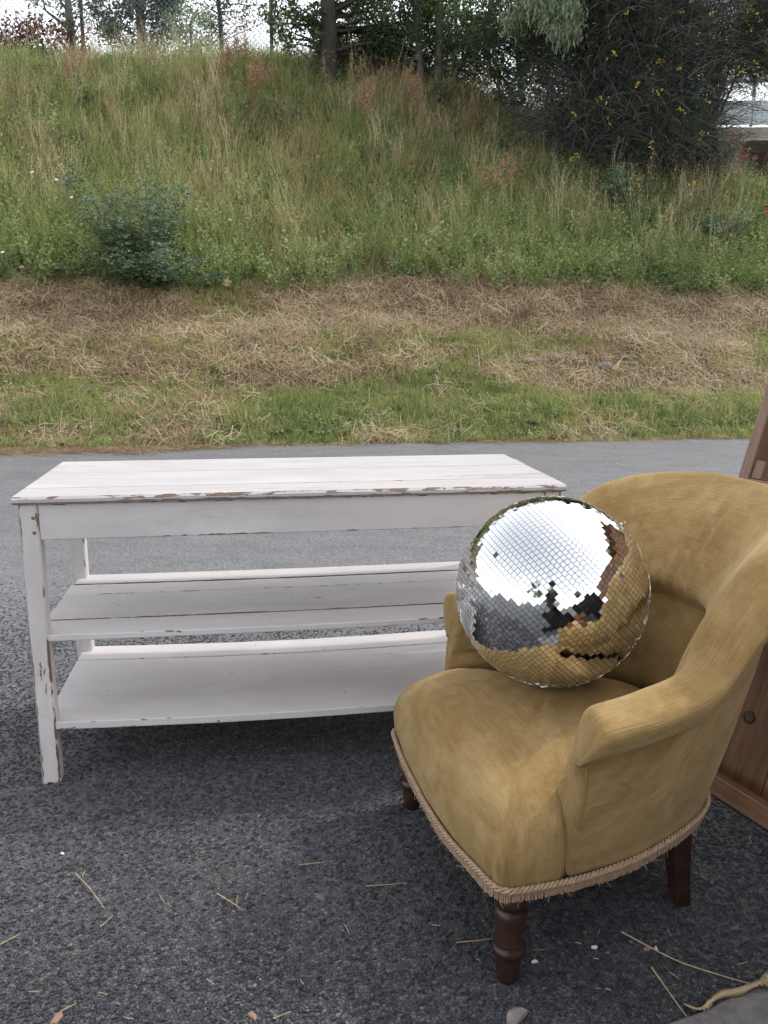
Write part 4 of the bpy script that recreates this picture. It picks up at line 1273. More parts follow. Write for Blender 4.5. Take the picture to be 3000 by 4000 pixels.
tree('pale_bush', 'pale green bush beyond the fence, right of the rounded tree', 'bush', b, [b, D(412, 70, 21), D(411, 55, 21)], .04, .02,
     [(D(412, 70, 21), (.62, .6, .55), 1.0)], 'leaf_light', 'bark', 50, 45, .09, .04, .22, limbs=False)
b = crest_base(479, 18.6)
tree('young_tree', 'young tree with a thin dark trunk and few leaves, left of the second fence post', 'tree', b, [b, D(475, 40, 18.6), D(471, 0, 18.6), D(468, -120, 18.6), D(466, -260, 18.6)], .045, .03,
     [(D(450, 22, 18.6), (.45, .5, .32), .14), (D(505, 12, 18.6), (.5, .5, .3), .14), (D(470, -110, 18.6), (1.2, 1.2, 1.1), .6), (D(470, 50, 18.6), (.3, .3, .2), .05), (D(580, 10, 18.6), (.45, .4, .3), .10)], 'leaf', 'bark_dark', 60, 24, .085, .04, .16,
     extra=[(D(474, 30, 18.6), D(440, 12, 18.6), .016, .006), (D(473, 26, 18.6), D(530, 26, 18.6), .016, .006), (D(472, 8, 18.6), D(600, 14, 18.5), .014, .005)])
b = D(709, 60, 16.6); b[2] = float(terrain(b[0], b[1])) - .1
yb = b[1]
tree('ivy_tree', 'thick dark trunk wrapped in ivy with leafy branches, right of the second fence post', 'tree', b, [b, D(710, 60, yb), D(708, 0, yb), D(705, -150, yb), D(705, -320, yb)], .165, .11,
     [(D(640, 45, yb), (.62, .6, .32), .12), (D(655, 75, yb), (.45, .5, .30), .08), (D(775, 55, yb + .5), (.7, .5, .55), .16), (D(840, 20, yb + .6), (.8, .6, .6), .18), (D(735, 105, yb + .4), (.4, .3, .3), .08), (D(709, 40, yb + .35), (.3, .2, .65), .08), (D(705, -200, yb), (2.2, 1.6, 1.3), .6), (D(810, 105, yb + .9), (.7, .4, .35), .10)], 'leaf', 'bark_dark', 190, 34, .085, .05, .2,
     extra=[(D(700, 30, yb), D(625, 40, yb), .03, .01), (D(712, 60, yb), D(790, 40, yb), .03, .01), (D(705, -20, yb), D(640, -60, yb), .05, .02)])
# two pale stems and a slanting one, right of the ivy tree
trunks = [((914, 213), (906, 110), (903, 40), (899, 0), (892, -160), .075), ((944, 212), (949, 110), (948, 50), (945, 0), (940, -180), .082), ((952, 218), (990, 150), (1022, 95), (1050, 45), (1090, -90), .055)]
lb = ['pale straight trunk left of a twin, below leafy branches on the bank', 'pale straight trunk right of its twin, slightly thicker, on the bank', 'thin trunk slanting up to the right from beside the twin trunks']
els = [[(D(870, 30, 17.0), (.9, .7, .7), .3), (D(890, -170, 16.6), (1.7, 1.3, 1.1), .6), (D(850, 110, 17.4), (.7, .6, .45), .15)],
       [(D(1000, 30, 17.0), (.8, .7, .7), .25), (D(950, -170, 16.4), (1.8, 1.3, 1.1), .6), (D(985, 120, 17.3), (.8, .7, .5), .15)],
       [(D(1095, 30, 15.8), (.95, .7, .65), .4), (D(1120, -110, 15.6), (1.4, 1.1, .9), .5), (D(1080, 120, 16.8), (1.0, .7, .6), .35)]]
for k in range(3):
    tr = trunks[k]; b = base_on(*tr[0]); b[2] -= .08; yb = b[1]
    tree('slender_tree', lb[k], 'tree', b, [b] + [D(px, py, yb) for (px, py) in tr[1:5]], tr[5], tr[5] * .6, els[k], 'leaf', 'bark', 120, 34, .10, .045, .24)
# hanging branch with silver leaves
b = base_on(1130, 225); yb = b[1]
tree('silver_willow', 'willow with drooping silvery leaves hanging in front of the dark shrubs', 'tree', b - np.array([0, 0, .1]), [b, D(1120, 120, yb - .2), D(1140, 0, yb - .4), D(1180, -140, yb - .6)], .07, .04,
     [(D(1200, -5, 14.3), (.42, .35, .30), .40), (D(1212, 38, 14.2), (.22, .25, .28), .32), (D(1222, 62, 14.2), (.10, .12, .16), .10), (D(1170, -70, 14.4), (.9, .6, .45), .45), (D(1140, 20, 14.8), (.45, .4, .3), .15)], 'leaf_light', 'bark_dark', 95, 46, .12, .028, .16, droop=2.2,
     extra=[(D(1130, 60, yb - .3), D(1170, -40, 14.6), .04, .025), (D(1170, -40, 14.6), D(1212, 10, 14.3), .02, .008)])
# dark shrubs filling the shade between trunks
for (px, yq, rx, rz, lab) in ((850, 17.6, 1.2, 1.0, 'dark leafy bush in the shade left of the twin trunks'), (1075, 17.2, 1.3, 1.35, 'dark bush behind the slanting trunk'), (1180, 16.6, 1.1, 1.4, 'dark tangled bush under the silvery willow'), (770, 18.2, .9, .55, 'low dark bush at the foot of the ivy tree'), (960, 18.0, 1.2, 1.0, 'dark bush behind the twin pale trunks')):
    b = D(px, 150, yq); b[2] = float(terrain(b[0], b[1])); yb = b[1]
    tree('dark_bush', lab, 'bush', b - np.array([0, 0, .1]), [b, b + np.array([.02, 0, .3]), b + np.array([.05, 0, .7])], .04, .02, [(b + np.array([0, 0, rz * .8]), (rx, .7, rz), 1.0)], 'leaf', 'bark_dark', 110, 48, .085, .042, .24)

# broom bushes with yellow flowers
def broom(px, yb, rx, h, lab, nst, flowers, seed, lo=.08, shift=0):
    r = np.random.default_rng(seed)
    b = D(px, 200, yb); b[2] = float(terrain(b[0], b[1])) - .1
    t = empty('broom_bush', tuple(b), 0, lab, 'bush', 'broom bushes on the right of the bank')
    V = []; A = []; F = []; k = 0; tips = []
    mbw = MB()
    for i in range(16):
        e = np.array([r.normal(0, rx * .45), r.normal(0, .4), h * r.uniform(.5, .8)])
        limb(mbw, r.normal(0, .12, 3) * np.array([1, 1, 0]), e, .035, .008, -.1, 6, .12)
    for i in range(nst):
        a0 = np.array([r.normal(0, rx * .5), r.normal(0, .55), h * r.uniform(lo, .9)])
        a0[0] += shift * (a0[2] / h)
        out = np.array([a0[0] * .5 + r.normal(0, .35), a0[1] * .6 - .25 + r.normal(0, .3), r.uniform(-.35, .9)])
        out /= np.linalg.norm(out); ln = r.uniform(.35, 1.0); sd = np.cross(out, r.normal(0, 1, 3)); sd /= np.linalg.norm(sd)
        p = a0; w0 = r.uniform(.0035, .0075); c = r.random()
        for q in range(4):
            V += [p - sd * w0 * (1 - q * .25), p + sd * w0 * (1 - q * .25)]; A += [c, c]
            out = out + np.array([0, 0, -.16]); out /= np.linalg.norm(out); p = p + out * ln / 3
        F += [(k + 2 * q, k + 2 * q + 1, k + 2 * q + 3, k + 2 * q + 2) for q in range(3)]; k += 8
        if r.random() < flowers: tips.append((p, out))
    mbw.build('trunk', M['bark_dark'], t, True)
    obj('foliage', mesh('foliage', V, np.array(F), M['broom'], False, None, {'bc': A}), t)
    mb = MB()
    for (p, o_) in tips:
        for q in range(r.integers(2, 6)):
            c = p - o_ * r.uniform(0, .28) + r.normal(0, .025, 3)
            leaf_quad(mb, c, r.normal(0, 1, 3), r.normal(0, 1, 3), .040, .028, r.random(), .6)
            leaf_quad(mb, c, r.normal(0, 1, 3), r.normal(0, 1, 3), .034, .026, r.random(), .6)
    tag(mb.build('flowers', M['yellow'], t, False, 'bc'), kind='stuff')
broom(1290, 15.6, 1.15, 3.8, 'dark broom bush with few yellow flowers beside the silvery willow', 15000, .002, 5)
broom(1425, 15.3, 1.0, 3.9, 'middle broom bush with scattered yellow flowers on the bank', 15000, .010, 6)
broom(1545, 15.3, 1.05, 4.3, 'broom bush thick with yellow flowers at the right edge, above the bridge', 21000, .085, 7, .50, 1.8)

# rose bush at the foot of the slope, left
def shrub(name, lab, px, py, rx, h, mat, stems, L, W_, nleaf, seed, cat='bush', group=None, lean=0.2, low=0.0, bow=0.0, compound=0):
    r = np.random.default_rng(seed)
    b = base_on(px, py); b[2] = float(terrain(b[0], b[1])) - .03
    t = empty(name, tuple(b), 0, lab, cat, group)
    ms = MB(); ml = MB()
    for i in range(stems):
        fr = i < stems * low
        e = np.array([np.clip(r.normal(0, rx * .5), -rx, rx) * (1.1 if fr else .8), r.normal(0, rx * .3) - (.3 if fr else .05), h * (r.uniform(.12, .35) if fr else r.uniform(.55, 1.08))])
        s0 = np.array([r.normal(0, .07), r.normal(0, .06), 0])
        P = limb(ms, s0, e, .007, .002, -bow * h, 7, .05)
        for q in range(nleaf):
            u = .12 + .88 * r.random() ** .75; j = min(int(u * 6), 5); p = P[j] + (P[j + 1] - P[j]) * (u * 6 - j)
            if compound:
                dr = r.normal(0, 1, 3); dr[2] = abs(dr[2]) * .5; dr /= np.linalg.norm(dr)
                rl = r.uniform(.10, .20); sd = np.cross(dr, [0, 0, 1.0]); sd /= np.linalg.norm(sd) + 1e-9
                for m_2 in range(compound):
                    v_ = (m_2 + 1) / compound
                    c_ = p + dr * rl * v_ + np.array([0, 0, -.06 * v_ * v_])
                    for sg in (-1, 1): leaf_quad(ml, c_, sd * sg + dr * .35 + r.normal(0, .2, 3), np.array([0, -.55, .75]) + r.normal(0, .55, 3), L * r.uniform(.75, 1.2), W_, r.random(), .15)
            else:
                leaf_quad(ml, p + r.normal(0, .02, 3), r.normal(0, 1, 3) + np.array([0, 0, .2]), np.array([0, -.3, 1.0]) + r.normal(0, .35, 3), L * r.uniform(.7, 1.2), W_ * r.uniform(.7, 1.2), r.random(), .2)
    ms.build('stems', M['bark_dark'], t)
    V = np.concatenate(ml.v); F = np.array(ml.f)
    obj('foliage', mesh('foliage', V, F, M[mat], False, None, {'bc': np.concatenate(ml.a)}), t)
    return b
shrub('rose_bush', 'dark green wild rose bush with upright stems at the foot of the tall grass', 318, 618, 1.12, 1.45, 'rose', 58, .044, .032, 40, 3, low=.42, compound=3)
shrub('locust_sapling', 'grey-green sapling with feathery leaves under the broom bushes', 1290, 285, .5, .95, 'blue_weed', 10, .05, .022, 16, 11, 'sapling', None, compound=6)
shrub('feathery_shrub', 'blue-green feathery shrub spreading in the grass right of the middle', 1320, 470, .85, .85, 'blue_weed', 16, .05, .022, 15, 12, compound=6)
shrub('low_shrub', 'small dark blue-green shrub in yellowish grass at the right edge', 1545, 545, .7, .65, 'blue_weed', 16, .045, .022, 15, 13, compound=5)
shrub('bramble', 'grey bramble below the bridge end, in front of pink flowers', 1500, 372, .7, .6, 'blue_weed', 14, .05, .03, 26, 14)
shrub('ivy_clump', 'dark ivy clump hanging in dry grass above the middle of the bank', 630, 290, .5, .55, 'rose', 12, .085, .07, 16, 15)
shrub('dock_clump', 'dark broad-leaved clump in the grass of the upper left slope', 180, 250, .35, .55, 'rose', 8, .10, .05, 12, 16)
shrub('ivy_clump', 'ivy and bramble growing at the foot of the twin trunks', 930, 240, .8, .5, 'rose', 16, .07, .055, 22, 17)

# red-leaved hedge and dark bank of earth behind the grass at the far left
b = crest_base(40, 17.0)
t = empty('red_hedge', tuple(b), 0, 'dark hedge with reddish brown leaf tips at the far left end of the bank top', 'hedge')
cl = [(ell_points(np.array([x_, 0, .50]), (.3, .35, .5), 1)[0], .2) for x_ in np.linspace(-2.6, 1.05, 230)]
V, F, A = crown_leaves(None, cl, 34, .10, .045, .5, -.6)
obj('foliage', mesh('foliage', V, F, M['leaf_red'], False, None, {'bc': np.clip(A, 0, 1)}), t)

# ------------------------------------------------------------------ chain-link fence
def fence_pt(px):
    p = D(px, 95, FY + (px - 180) * .0006); return np.array([p[0], p[1], float(terrain(p[0], p[1]))])
f0, f1 = fence_pt(180), fence_pt(587)
fd = f1 - f0; fl = np.linalg.norm(fd[:2]); fd = fd / fl
fo = empty('chain_link_fence', tuple(f0), 0, 'tall chain-link fence on dark green posts along the top of the bank', 'fence')
FH = 3.0
for i in range(-2, 4):
    p = fd * fl * i
    zz = float(terrain(f0[0] + p[0], f0[1] + p[1])) - f0[2]
    mb = MB(); mb.tube([(p[0], p[1], zz - .3), (p[0], p[1], zz + FH + .05)], .038, 10)
    mb.build('post', M['post'], fo, True)
mb = MB()
x0_, x1_ = -2 * fl, 3 * fl; cell = .105
hdir = np.array([fd[0], fd[1], fd[2]])
nW = int((x1_ - x0_ + FH) / cell)
for k in range(nW):
    for sg in (1, -1):
        xs0 = x0_ - FH + k * cell if sg == 1 else x0_ + k * cell
        xe0 = xs0 + sg * FH
        a0, a1 = 0.0, 1.0
        P0_ = hdir * xs0 + np.array([0, 0, .02]); P1_ = hdir * xe0 + np.array([0, 0, FH])
        if max(xs0, xe0) < x0_ + .01 or min(xs0, xe0) > x1_: continue
        sd = np.array([.0030, .0, -.0030 * sg])
        mb.add([P0_ - sd, P0_ + sd, P1_ + sd, P1_ - sd], [(0, 1, 2, 3)])
for hz in (.05, 1.0, 2.0, FH):
    mb.tube([hdir * x0_ + np.array([0, -.004, hz]), hdir * x1_ + np.array([0, -.004, hz])], .003, 5)
tag(mb.build('wire_mesh', M['wire'], fo), kind='stuff')

# ------------------------------------------------------------------ flowers
def flower_proto(name, kind, label, cat, group, h):
    t = empty(name, (0, 0, 0), 0, label, cat, group)
    mb = MB(); mb.tube([(0, 0, -h), (.01, 0, -h * .5), (0, 0, 0)], .002, 4); mb.build('stem', M['stem'], t)
    if kind == 'daisy':
        for k in range(9):
            a_ = k * 2 * math.pi / 9; d = np.array([math.cos(a_), math.sin(a_), .12]); m2 = MB()
            leaf_quad(m2, d * .004, d, np.array([0, 0, 1.0]), .024, .014, .5, .1)
            m2.build('petal', M['petal_white'], t)
        m2 = MB(); m2.tube([(0, 0, -.001), (0, 0, .004)], .006, 8); m2.build('flower_centre', M['petal_yellow'], t)
    elif kind == 'poppy':
        for k in range(4):
            a_ = k * math.pi / 2; d = np.array([math.cos(a_), math.sin(a_), .55]); m2 = MB()
            s = np.array([-d[1], d[0], 0]); 
            m2.add([(0, 0, 0), d * .02 + s * .024, d * .042 + s * .02, d * .046 - s * .002, d * .042 - s * .02, d * .02 - s * .024], [(0, 1, 2, 3, 4, 5)])
            m2.build('petal', M['petal_red'], t)
        m2 = MB(); m2.tube([(0, 0, 0), (0, 0, .014)], .006, 6); m2.build('flower_centre', M['hair'], t)
    return t
ORD = 'first second third fourth fifth sixth seventh eighth ninth tenth eleventh twelfth thirteenth fourteenth fifteenth sixteenth seventeenth eighteenth nineteenth'.split()
def place(proto, first, pts, h, what, zones):
    cnt = {}
    for i, (px, py) in enumerate(sorted(pts, key=lambda q: q[1])):
        o = proto if (first and i == 0) else copy_tree(proto)
        zn = next(z_[1] for z_ in zones if z_[0](px, py))
        k_ = cnt[zn] = cnt.get(zn, 0) + 1
        o['label'] = '%s %s, %s from the top there' % (what, zn, ORD[k_ - 1])
        p = on_bank(px * K, py * K)
        r = pix_ray(px * K, py * K); r = r / np.linalg.norm(r)
        p = p - r * (.80 + .25 * rng.random())
        o.location = tuple(p); o.rotation_euler = (rng.normal(.45, .25), rng.normal(0, .25), rng.random() * 6.28)
        s = rng.uniform(1.0, 1.3); o.scale = (s, s, s)
da = flower_proto('daisy', 'daisy', 'white ox-eye daisy standing in the tall grass of the bank', 'daisy', 'white daisies in the tall grass', .8)
dpts = [(157, 350), (98, 385), (122, 388), (157, 386), (181, 380), (69, 372), (71, 382), (86, 386), (100, 405), (121, 428), (134, 446), (155, 426), (154, 434), (177, 455), (3, 442), (64, 334), (6, 545), (47, 577), (467, 500), (522, 485), (497, 475), (563, 480), (418, 229), (360, 540), (1246, 282), (1267, 285), (1288, 360), (1215, 152), (1230, 154), (1194, 332)]
place(da, True, dpts, .6, 'white daisy', [(lambda x, y: x < 240 and y < 420, 'in the patch up left of the rose bush'), (lambda x, y: x < 240 and y < 500, 'in the patch left beside the rose bush'), (lambda x, y: x < 240, 'near the mown edge left of the rose bush'), (lambda x, y: x < 900, 'in the grass right of the rose bush'), (lambda x, y: True, 'in the weeds under the broom bushes')])
po = flower_proto('poppy', 'poppy', 'red poppy standing in the tall grass of the bank', 'poppy', 'red poppies in the grass', .8)
ppts = [(885, 355), (1031, 355), (1010, 271), (1396, 284), (1524, 400), (1521, 416), (1555, 428), (1528, 343), (1542, 344), (1583, 345), (1602, 334), (1655, 448), (1657, 460), (1628, 374), (1425, 310)]
place(po, True, ppts, .6, 'red poppy', [(lambda x, y: x < 1250, 'in the dry grass of the slope middle'), (lambda x, y: x > 1560 and y < 400, 'among the pink valerian by the underpass'), (lambda x, y: x > 1640, 'at the right edge of the bank'), (lambda x, y: True, 'in the grass between broom bushes and cabinet')])
# pink valerian
for i, (px, py, n, lab) in enumerate(((1582, 318, 12, 'pink valerian cluster nearest the dark underpass, topmost'), (1612, 352, 12, 'pink valerian cluster in front of the dark underpass, between poppies'), (1650, 412, 8, 'pink valerian cluster at the right edge of the picture'), (1560, 385, 5, 'small pink valerian left of the poppies by the underpass'))):
    p = on_bank(px * K, py * K + 60); r = np.random.default_rng(300 + i)
    t = empty('valerian', tuple(p), 0, lab, 'flower', 'pink valerian at the right end of the bank')
    ms = MB(); mf = MB(); ml = MB()
    for k in range(n):
        e = np.array([r.normal(0, .17), r.normal(0, .15), r.uniform(.28, .62)])
        limb(ms, np.array([r.normal(0, .05), r.normal(0, .05), -.05]), e, .004, .003, 0, 5, .05)
        for q in range(34):
            d = r.normal(0, 1, 3); d /= np.linalg.norm(d)
            leaf_quad(mf, e + d * r.uniform(.01, .045), d, r.normal(0, 1, 3), .022, .02, r.random(), .4)
        for q in range(5):
            u = r.uniform(.2, .85); leaf_quad(ml, e * u, r.normal(0, 1, 3), np.array([0, 0, 1.0]), .07, .03, r.random())
    ms.build('stems', M['stem'], t); mf.build('blossom', M['petal_pink'], t); ml.build('leaves', M['blue_weed'], t, False, 'bc')
# rust coloured sorrel plumes
for i, (px, py, h, lab) in enumerate(((522, 158, 1.1, 'rusty sorrel plume highest in the group above the slope middle'), (487, 165, .8, 'rusty sorrel plume left of the highest one'), (555, 190, .7, 'rusty sorrel plume right of and below the highest one'), (540, 215, .9, 'rusty sorrel plume lowest of the group'), (600, 130, 1.3, 'tall rusty sorrel plume beside the second fence post'), (150, 195, .9, 'tan grass plume on the upper left slope'), (1050, 430, .8, 'rusty plume in green grass right of the middle'), (790, 270, .9, 'tan plume in the dry grass of the slope middle'), (905, 250, 1.0, 'tan plume in front of the twin trunks'))):
    p = on_bank(px * K, (py + 26) * K) - pix_ray(px * K, py * K) * .35; r = np.random.default_rng(400 + i)
    t = empty('sorrel_plant', tuple(p), 0, lab, 'wild plant', 'rusty seed plumes on the bank')
    ms = MB(); mf = MB()
    for k in range(4):
        e = np.array([r.normal(0, .14) + .05, r.normal(0, .1), h * r.uniform(.7, 1.0)])
        P = limb(ms, np.array([r.normal(0, .05), r.normal(0, .05), -.05]), e, .004, .002, 0, 6, .04)
        for q in range(150):
            u = r.uniform(.62, 1.02); c = P[0] + (e - P[0]) * u + r.normal(0, .035, 3)
            leaf_quad(mf, c, r.normal(0, 1, 3) + np.array([.6, 0, .6]), r.normal(0, 1, 3), .042, .016, r.random(), .2)
    ms.build('stems', M['sorrel'], t); tag(mf.build('plume', M['sorrel'], t, False, 'bc'), kind='stuff')

# verge details: rosettes, two flat stones, a yellow leaf
def rosette(px, py, L, n, lab, seed, mat='blue_weed'):
    p = on_bank(px * K, py * K); r = np.random.default_rng(seed)
    t = empty('dandelion', tuple(p), 0, lab, 'weed', 'broad-leaved weeds at the road edge')
    for k in range(n):
        a_ = k * 2 * math.pi / n + r.normal(0, .15); d = np.array([math.cos(a_), math.sin(a_), 0]); s = np.array([-d[1], d[0], 0]); l = L * r.uniform(.7, 1.15); w2 = l * .17
        m2 = MB(); V = []
        for q in range(6):
            u = q / 5; z = .10 * math.sin(u * 2.2) * l / .2 + .01; ww = w2 * math.sin(math.pi * (.08 + .9 * u)) * (1.25 if q % 2 else .85)
            V += [d * l * u + s * ww + np.array([0, 0, z + .012]), d * l * u - s * ww + np.array([0, 0, z + .012])]
        m2.add(V, [(2 * q, 2 * q + 1, 2 * q + 3, 2 * q + 2) for q in range(5)], .25 + .5 * r.random())
        m2.build('leaf', M[mat], t, False, 'bc')
for (px, py, L, n, lab, sd) in ((600, 948, .17, 9, 'dandelion rosette at the road edge, left of two', 1), (694, 950, .16, 9, 'dandelion rosette at the road edge, right of two', 2), (985, 945, .15, 10, 'broad-leaved weed at the road edge above the table end', 3), (1155, 925, .15, 9, 'dark broad-leaved weed in the verge right of the table', 4), (1585, 925, .17, 8, 'broad-leaved weed in the verge beside the wooden cabinet', 5)):
    rosette(px, py, L, n, lab, sd)
def rock(name, p, sx, sy, sz, mat, lab, cat, seed, rz=0, group=None):
    r = np.random.default_rng(seed); k = 9; V = []; 
    a_ = np.sort(r.uniform(0, 6.28, k)); rr = r.uniform(.7, 1.05, k)
    for (s_, z) in ((.92, -.3), (1.0, .2), (.86, .75), (.5, 1.0)):
        for q in range(k): V.append((sx * rr[q] * s_ * math.cos(a_[q]), sy * rr[q] * s_ * math.sin(a_[q]), sz * (z + r.normal(0, .08))))
    F = [(i * k + q, i * k + (q + 1) % k, (i + 1) * k + (q + 1) % k, (i + 1) * k + q) for i in range(3) for q in range(k)] + [tuple(range(k))[::-1], tuple(3 * k + q for q in range(k))]
    return tag(obj(name, mesh(name, V, F, M[mat]), None, tuple(p), (0, 0, rz)), lab, cat, group)
rock('stone', on_bank(1305 * K, 799 * K) + np.array([0, -.05, .05]), .115, .07, .05, 'stone', 'flat grey stone half sunk in the mown strip, right of another', 'stone', 1)
rock('stone', on_bank(1139 * K, 787 * K) + np.array([0, -.05, .045]), .10, .06, .04, 'stone', 'flat grey stone half sunk in the mown strip, left of another', 'stone', 2)
p = on_bank(490 * K, 612 * K) - pix_ray(490 * K, 612 * K) * .25
an_ = np.linspace(0, 2 * math.pi, 15)[:-1]; rr = np.array([1, .5, .9, .45, .75, .5, .5, .35, .5, .5, .75, .45, .9, .5])
V = [(0, 0, .012)] + [(.095 * r_ * math.sin(a_), .012 * math.cos(3 * a_), .095 * r_ * math.cos(a_)) for a_, r_ in zip(an_, rr)]
V2 = V + [(x_, y_ + .0015, z_) for (x_, y_, z_) in V]
F = [(0, 1 + i, 1 + (i + 1) % 14) for i in range(14)] + [(15, 16 + (i + 1) % 14, 16 + i) for i in range(14)] + [(1 + i, 16 + i, 16 + (i + 1) % 14, 1 + (i + 1) % 14) for i in range(14)]
tag(obj('yellow_leaf', mesh('yellow_leaf', V2, F, M['deadleaf']), None, tuple(p), (.3, .2, .4)), 'yellowed lobed leaf standing in the grass right of the rose bush', 'leaf')

# ------------------------------------------------------------------ bits lying on the asphalt
def straw_stalk(pts, lab, r=.0016, side=()):
    P = [on_ground(x_ * K, y_ * K, .006 + .002 * (i % 2)) for i, (x_, y_) in enumerate(pts)]
    b = P[0].copy(); b[2] = 0
    mb = MB(); mb.tube(resample(np.array(P) - b, 10), np.linspace(r, r * .6, 10), 5)
    for (q0, q1) in side:
        mb.tube([on_ground(q0[0] * K, q0[1] * K, .006) - b, on_ground(q1[0] * K, q1[1] * K, .010) - b], r * .6, 4)
    tag(mb.build('straw_stalk', M['deadleaf']), lab, 'straw', 'dry stalks lying on the asphalt').location = tuple(b)
straw_stalk([(163, 1886), (195, 1920), (226, 1963)], 'long forked dry stalk on the asphalt below the table leg, at the left', side=[((177, 1895), (184, 1880))])
straw_stalk([(469, 1930), (498, 1947), (526, 1967)], 'dry stalk with two side twigs lying left of the armchair', side=[((511, 1958), (513, 1934)), ((530, 1943), (536, 1928))])
straw_stalk([(790, 1914), (835, 1911), (880, 1907)], 'pale dry stalk lying on the asphalt just left of the armchair front', .0013)
straw_stalk([(985, 2036), (1035, 2031), (1090, 2024)], 'thin stalk touching the turned front leg of the armchair', .0013)
straw_stalk([(1343, 2013), (1430, 2060), (1480, 2083), (1560, 2108), (1659, 2136)], 'longest dry stalk, running right across the asphalt under the armchair rear', .0018)
straw_stalk([(1408, 2090), (1450, 2150), (1483, 2196)], 'dry stalk pointing at the concrete slab', .0018)
straw_stalk([(216, 2003), (244, 1978)], 'short bent stalk below the long forked one', .0012)
straw_stalk([(0, 2040), (46, 2016)], 'short stalk at the left edge of the picture', .0014)
straw_stalk([(645, 1868), (702, 1862)], 'reddish stalk near the middle of the asphalt', .0013)
straw_stalk([(130, 2185), (165, 2167)], 'short stalk near the wood chip at the bottom left', .0012)
straw_stalk([(590, 2200), (628, 2185)], 'short dry stalk at the bottom edge', .0014)
straw_stalk([(1285, 1880), (1320, 1915)], 'short stalk in the shade under the armchair', .0013)
r = np.random.default_rng(77)
mb = MB()
for i in range(34):
    px, py = r.uniform(20, 1640), r.uniform(1780, 2205)
    a_ = r.normal(0.2, .7); l = r.uniform(3, 13) if i < 50 else r.uniform(1, 4)
    P = [on_ground((px - l * math.cos(a_)) * K, (py - l * math.sin(a_)) * K, .005), on_ground((px + l * math.cos(a_)) * K, (py + l * math.sin(a_)) * K, .006)]
    mb.tube(P, r.uniform(.0006, .0011), 4)
tag(mb.build('chaff', M['deadleaf']), kind='stuff')
for i, (px, py, s_, mt, lab) in enumerate(((137, 1844, .008, 'petal_white', 'small white pebble below the front leg of the table'), (122, 2204, .017, 'stile', 'pale brown wood chip at the bottom left edge'), (693, 1941, .016, 'concrete', 'flat pinkish grey stone pressed into the asphalt, middle'), (1115, 2196, .026, 'stone', 'pinkish stone at the bottom edge below the front leg'), (1210, 1917, .006, 'petal_white', 'white crumb under the armchair front'), (1284, 2047, .008, 'petal_white', 'white pebble right of the turned leg'), (1418, 2049, .008, 'petal_white', 'cream pebble beside the longest stalk'), (1399, 2051, .010, 'stile', 'brown wood splinter beside the longest stalk'), (152, 2042, .007, 'stile', 'pinkish brown pebble near the left edge'), (545, 2196, .013, 'stile', 'brown wood chip at the bottom edge, left of the middle'), (1155, 2078, .008, 'petal_white', 'pale crumb at the foot of the turned leg'))):
    rock('pebble' if 'chip' not in lab and 'splinter' not in lab else 'wood_chip', on_ground(px * K, py * K, .002), s_, s_ * .62, s_ * .4, mt, lab, 'pebble' if 'chip' not in lab and 'splinter' not in lab else 'wood chip', 500 + i, i * 1.3)
# curled dry leaf on the slab edge
C0 = [on_ground(x_ * K, y_ * K, z_) for (x_, y_, z_) in ((1477, 2168, .010), (1510, 2178, .012), (1530, 2165, .024), (1555, 2152, .034), (1590, 2137, .036), (1625, 2124, .034), (1664, 2114, .036), (1700, 2112, .030))]
C0 = catmull(np.array(C0), 26); b = C0[0].copy(); b[2] = 0
hw = np.interp(np.linspace(0, 1, 26), [0, .12, .22, .32, .45, .8, .95, 1], [.001, .008, .012, .005, .007, .016, .016, .003])
tg = np.gradient(C0, axis=0); tg /= np.linalg.norm(tg, axis=1)[:, None]
V = []; F = []
for i in range(26):
    s = np.cross(tg[i], [0, 0, 1.0]); s /= np.linalg.norm(s); tw_ = math.sin(i * .45) * .9
    n2 = np.cross(s, tg[i]); a_ = s * math.cos(tw_) + n2 * math.sin(tw_); c_ = np.cross(tg[i], a_)
    V += [C0[i] - b - a_ * hw[i] + c_ * hw[i] * .5, C0[i] - b - c_ * .0012, C0[i] - b + a_ * hw[i] + c_ * hw[i] * .5, C0[i] - b + c_ * .0012]
for i in range(25):
    for q in range(4): F.append((i * 4 + q, i * 4 + (q + 1) % 4, i * 4 + 4 + (q + 1) % 4, i * 4 + 4 + q))
tag(obj('dry_leaf', mesh('dry_leaf', V, F, M['deadleaf'], True), None, tuple(b)), 'long curled dry leaf lying beside the concrete slab at the bottom right', 'leaf')

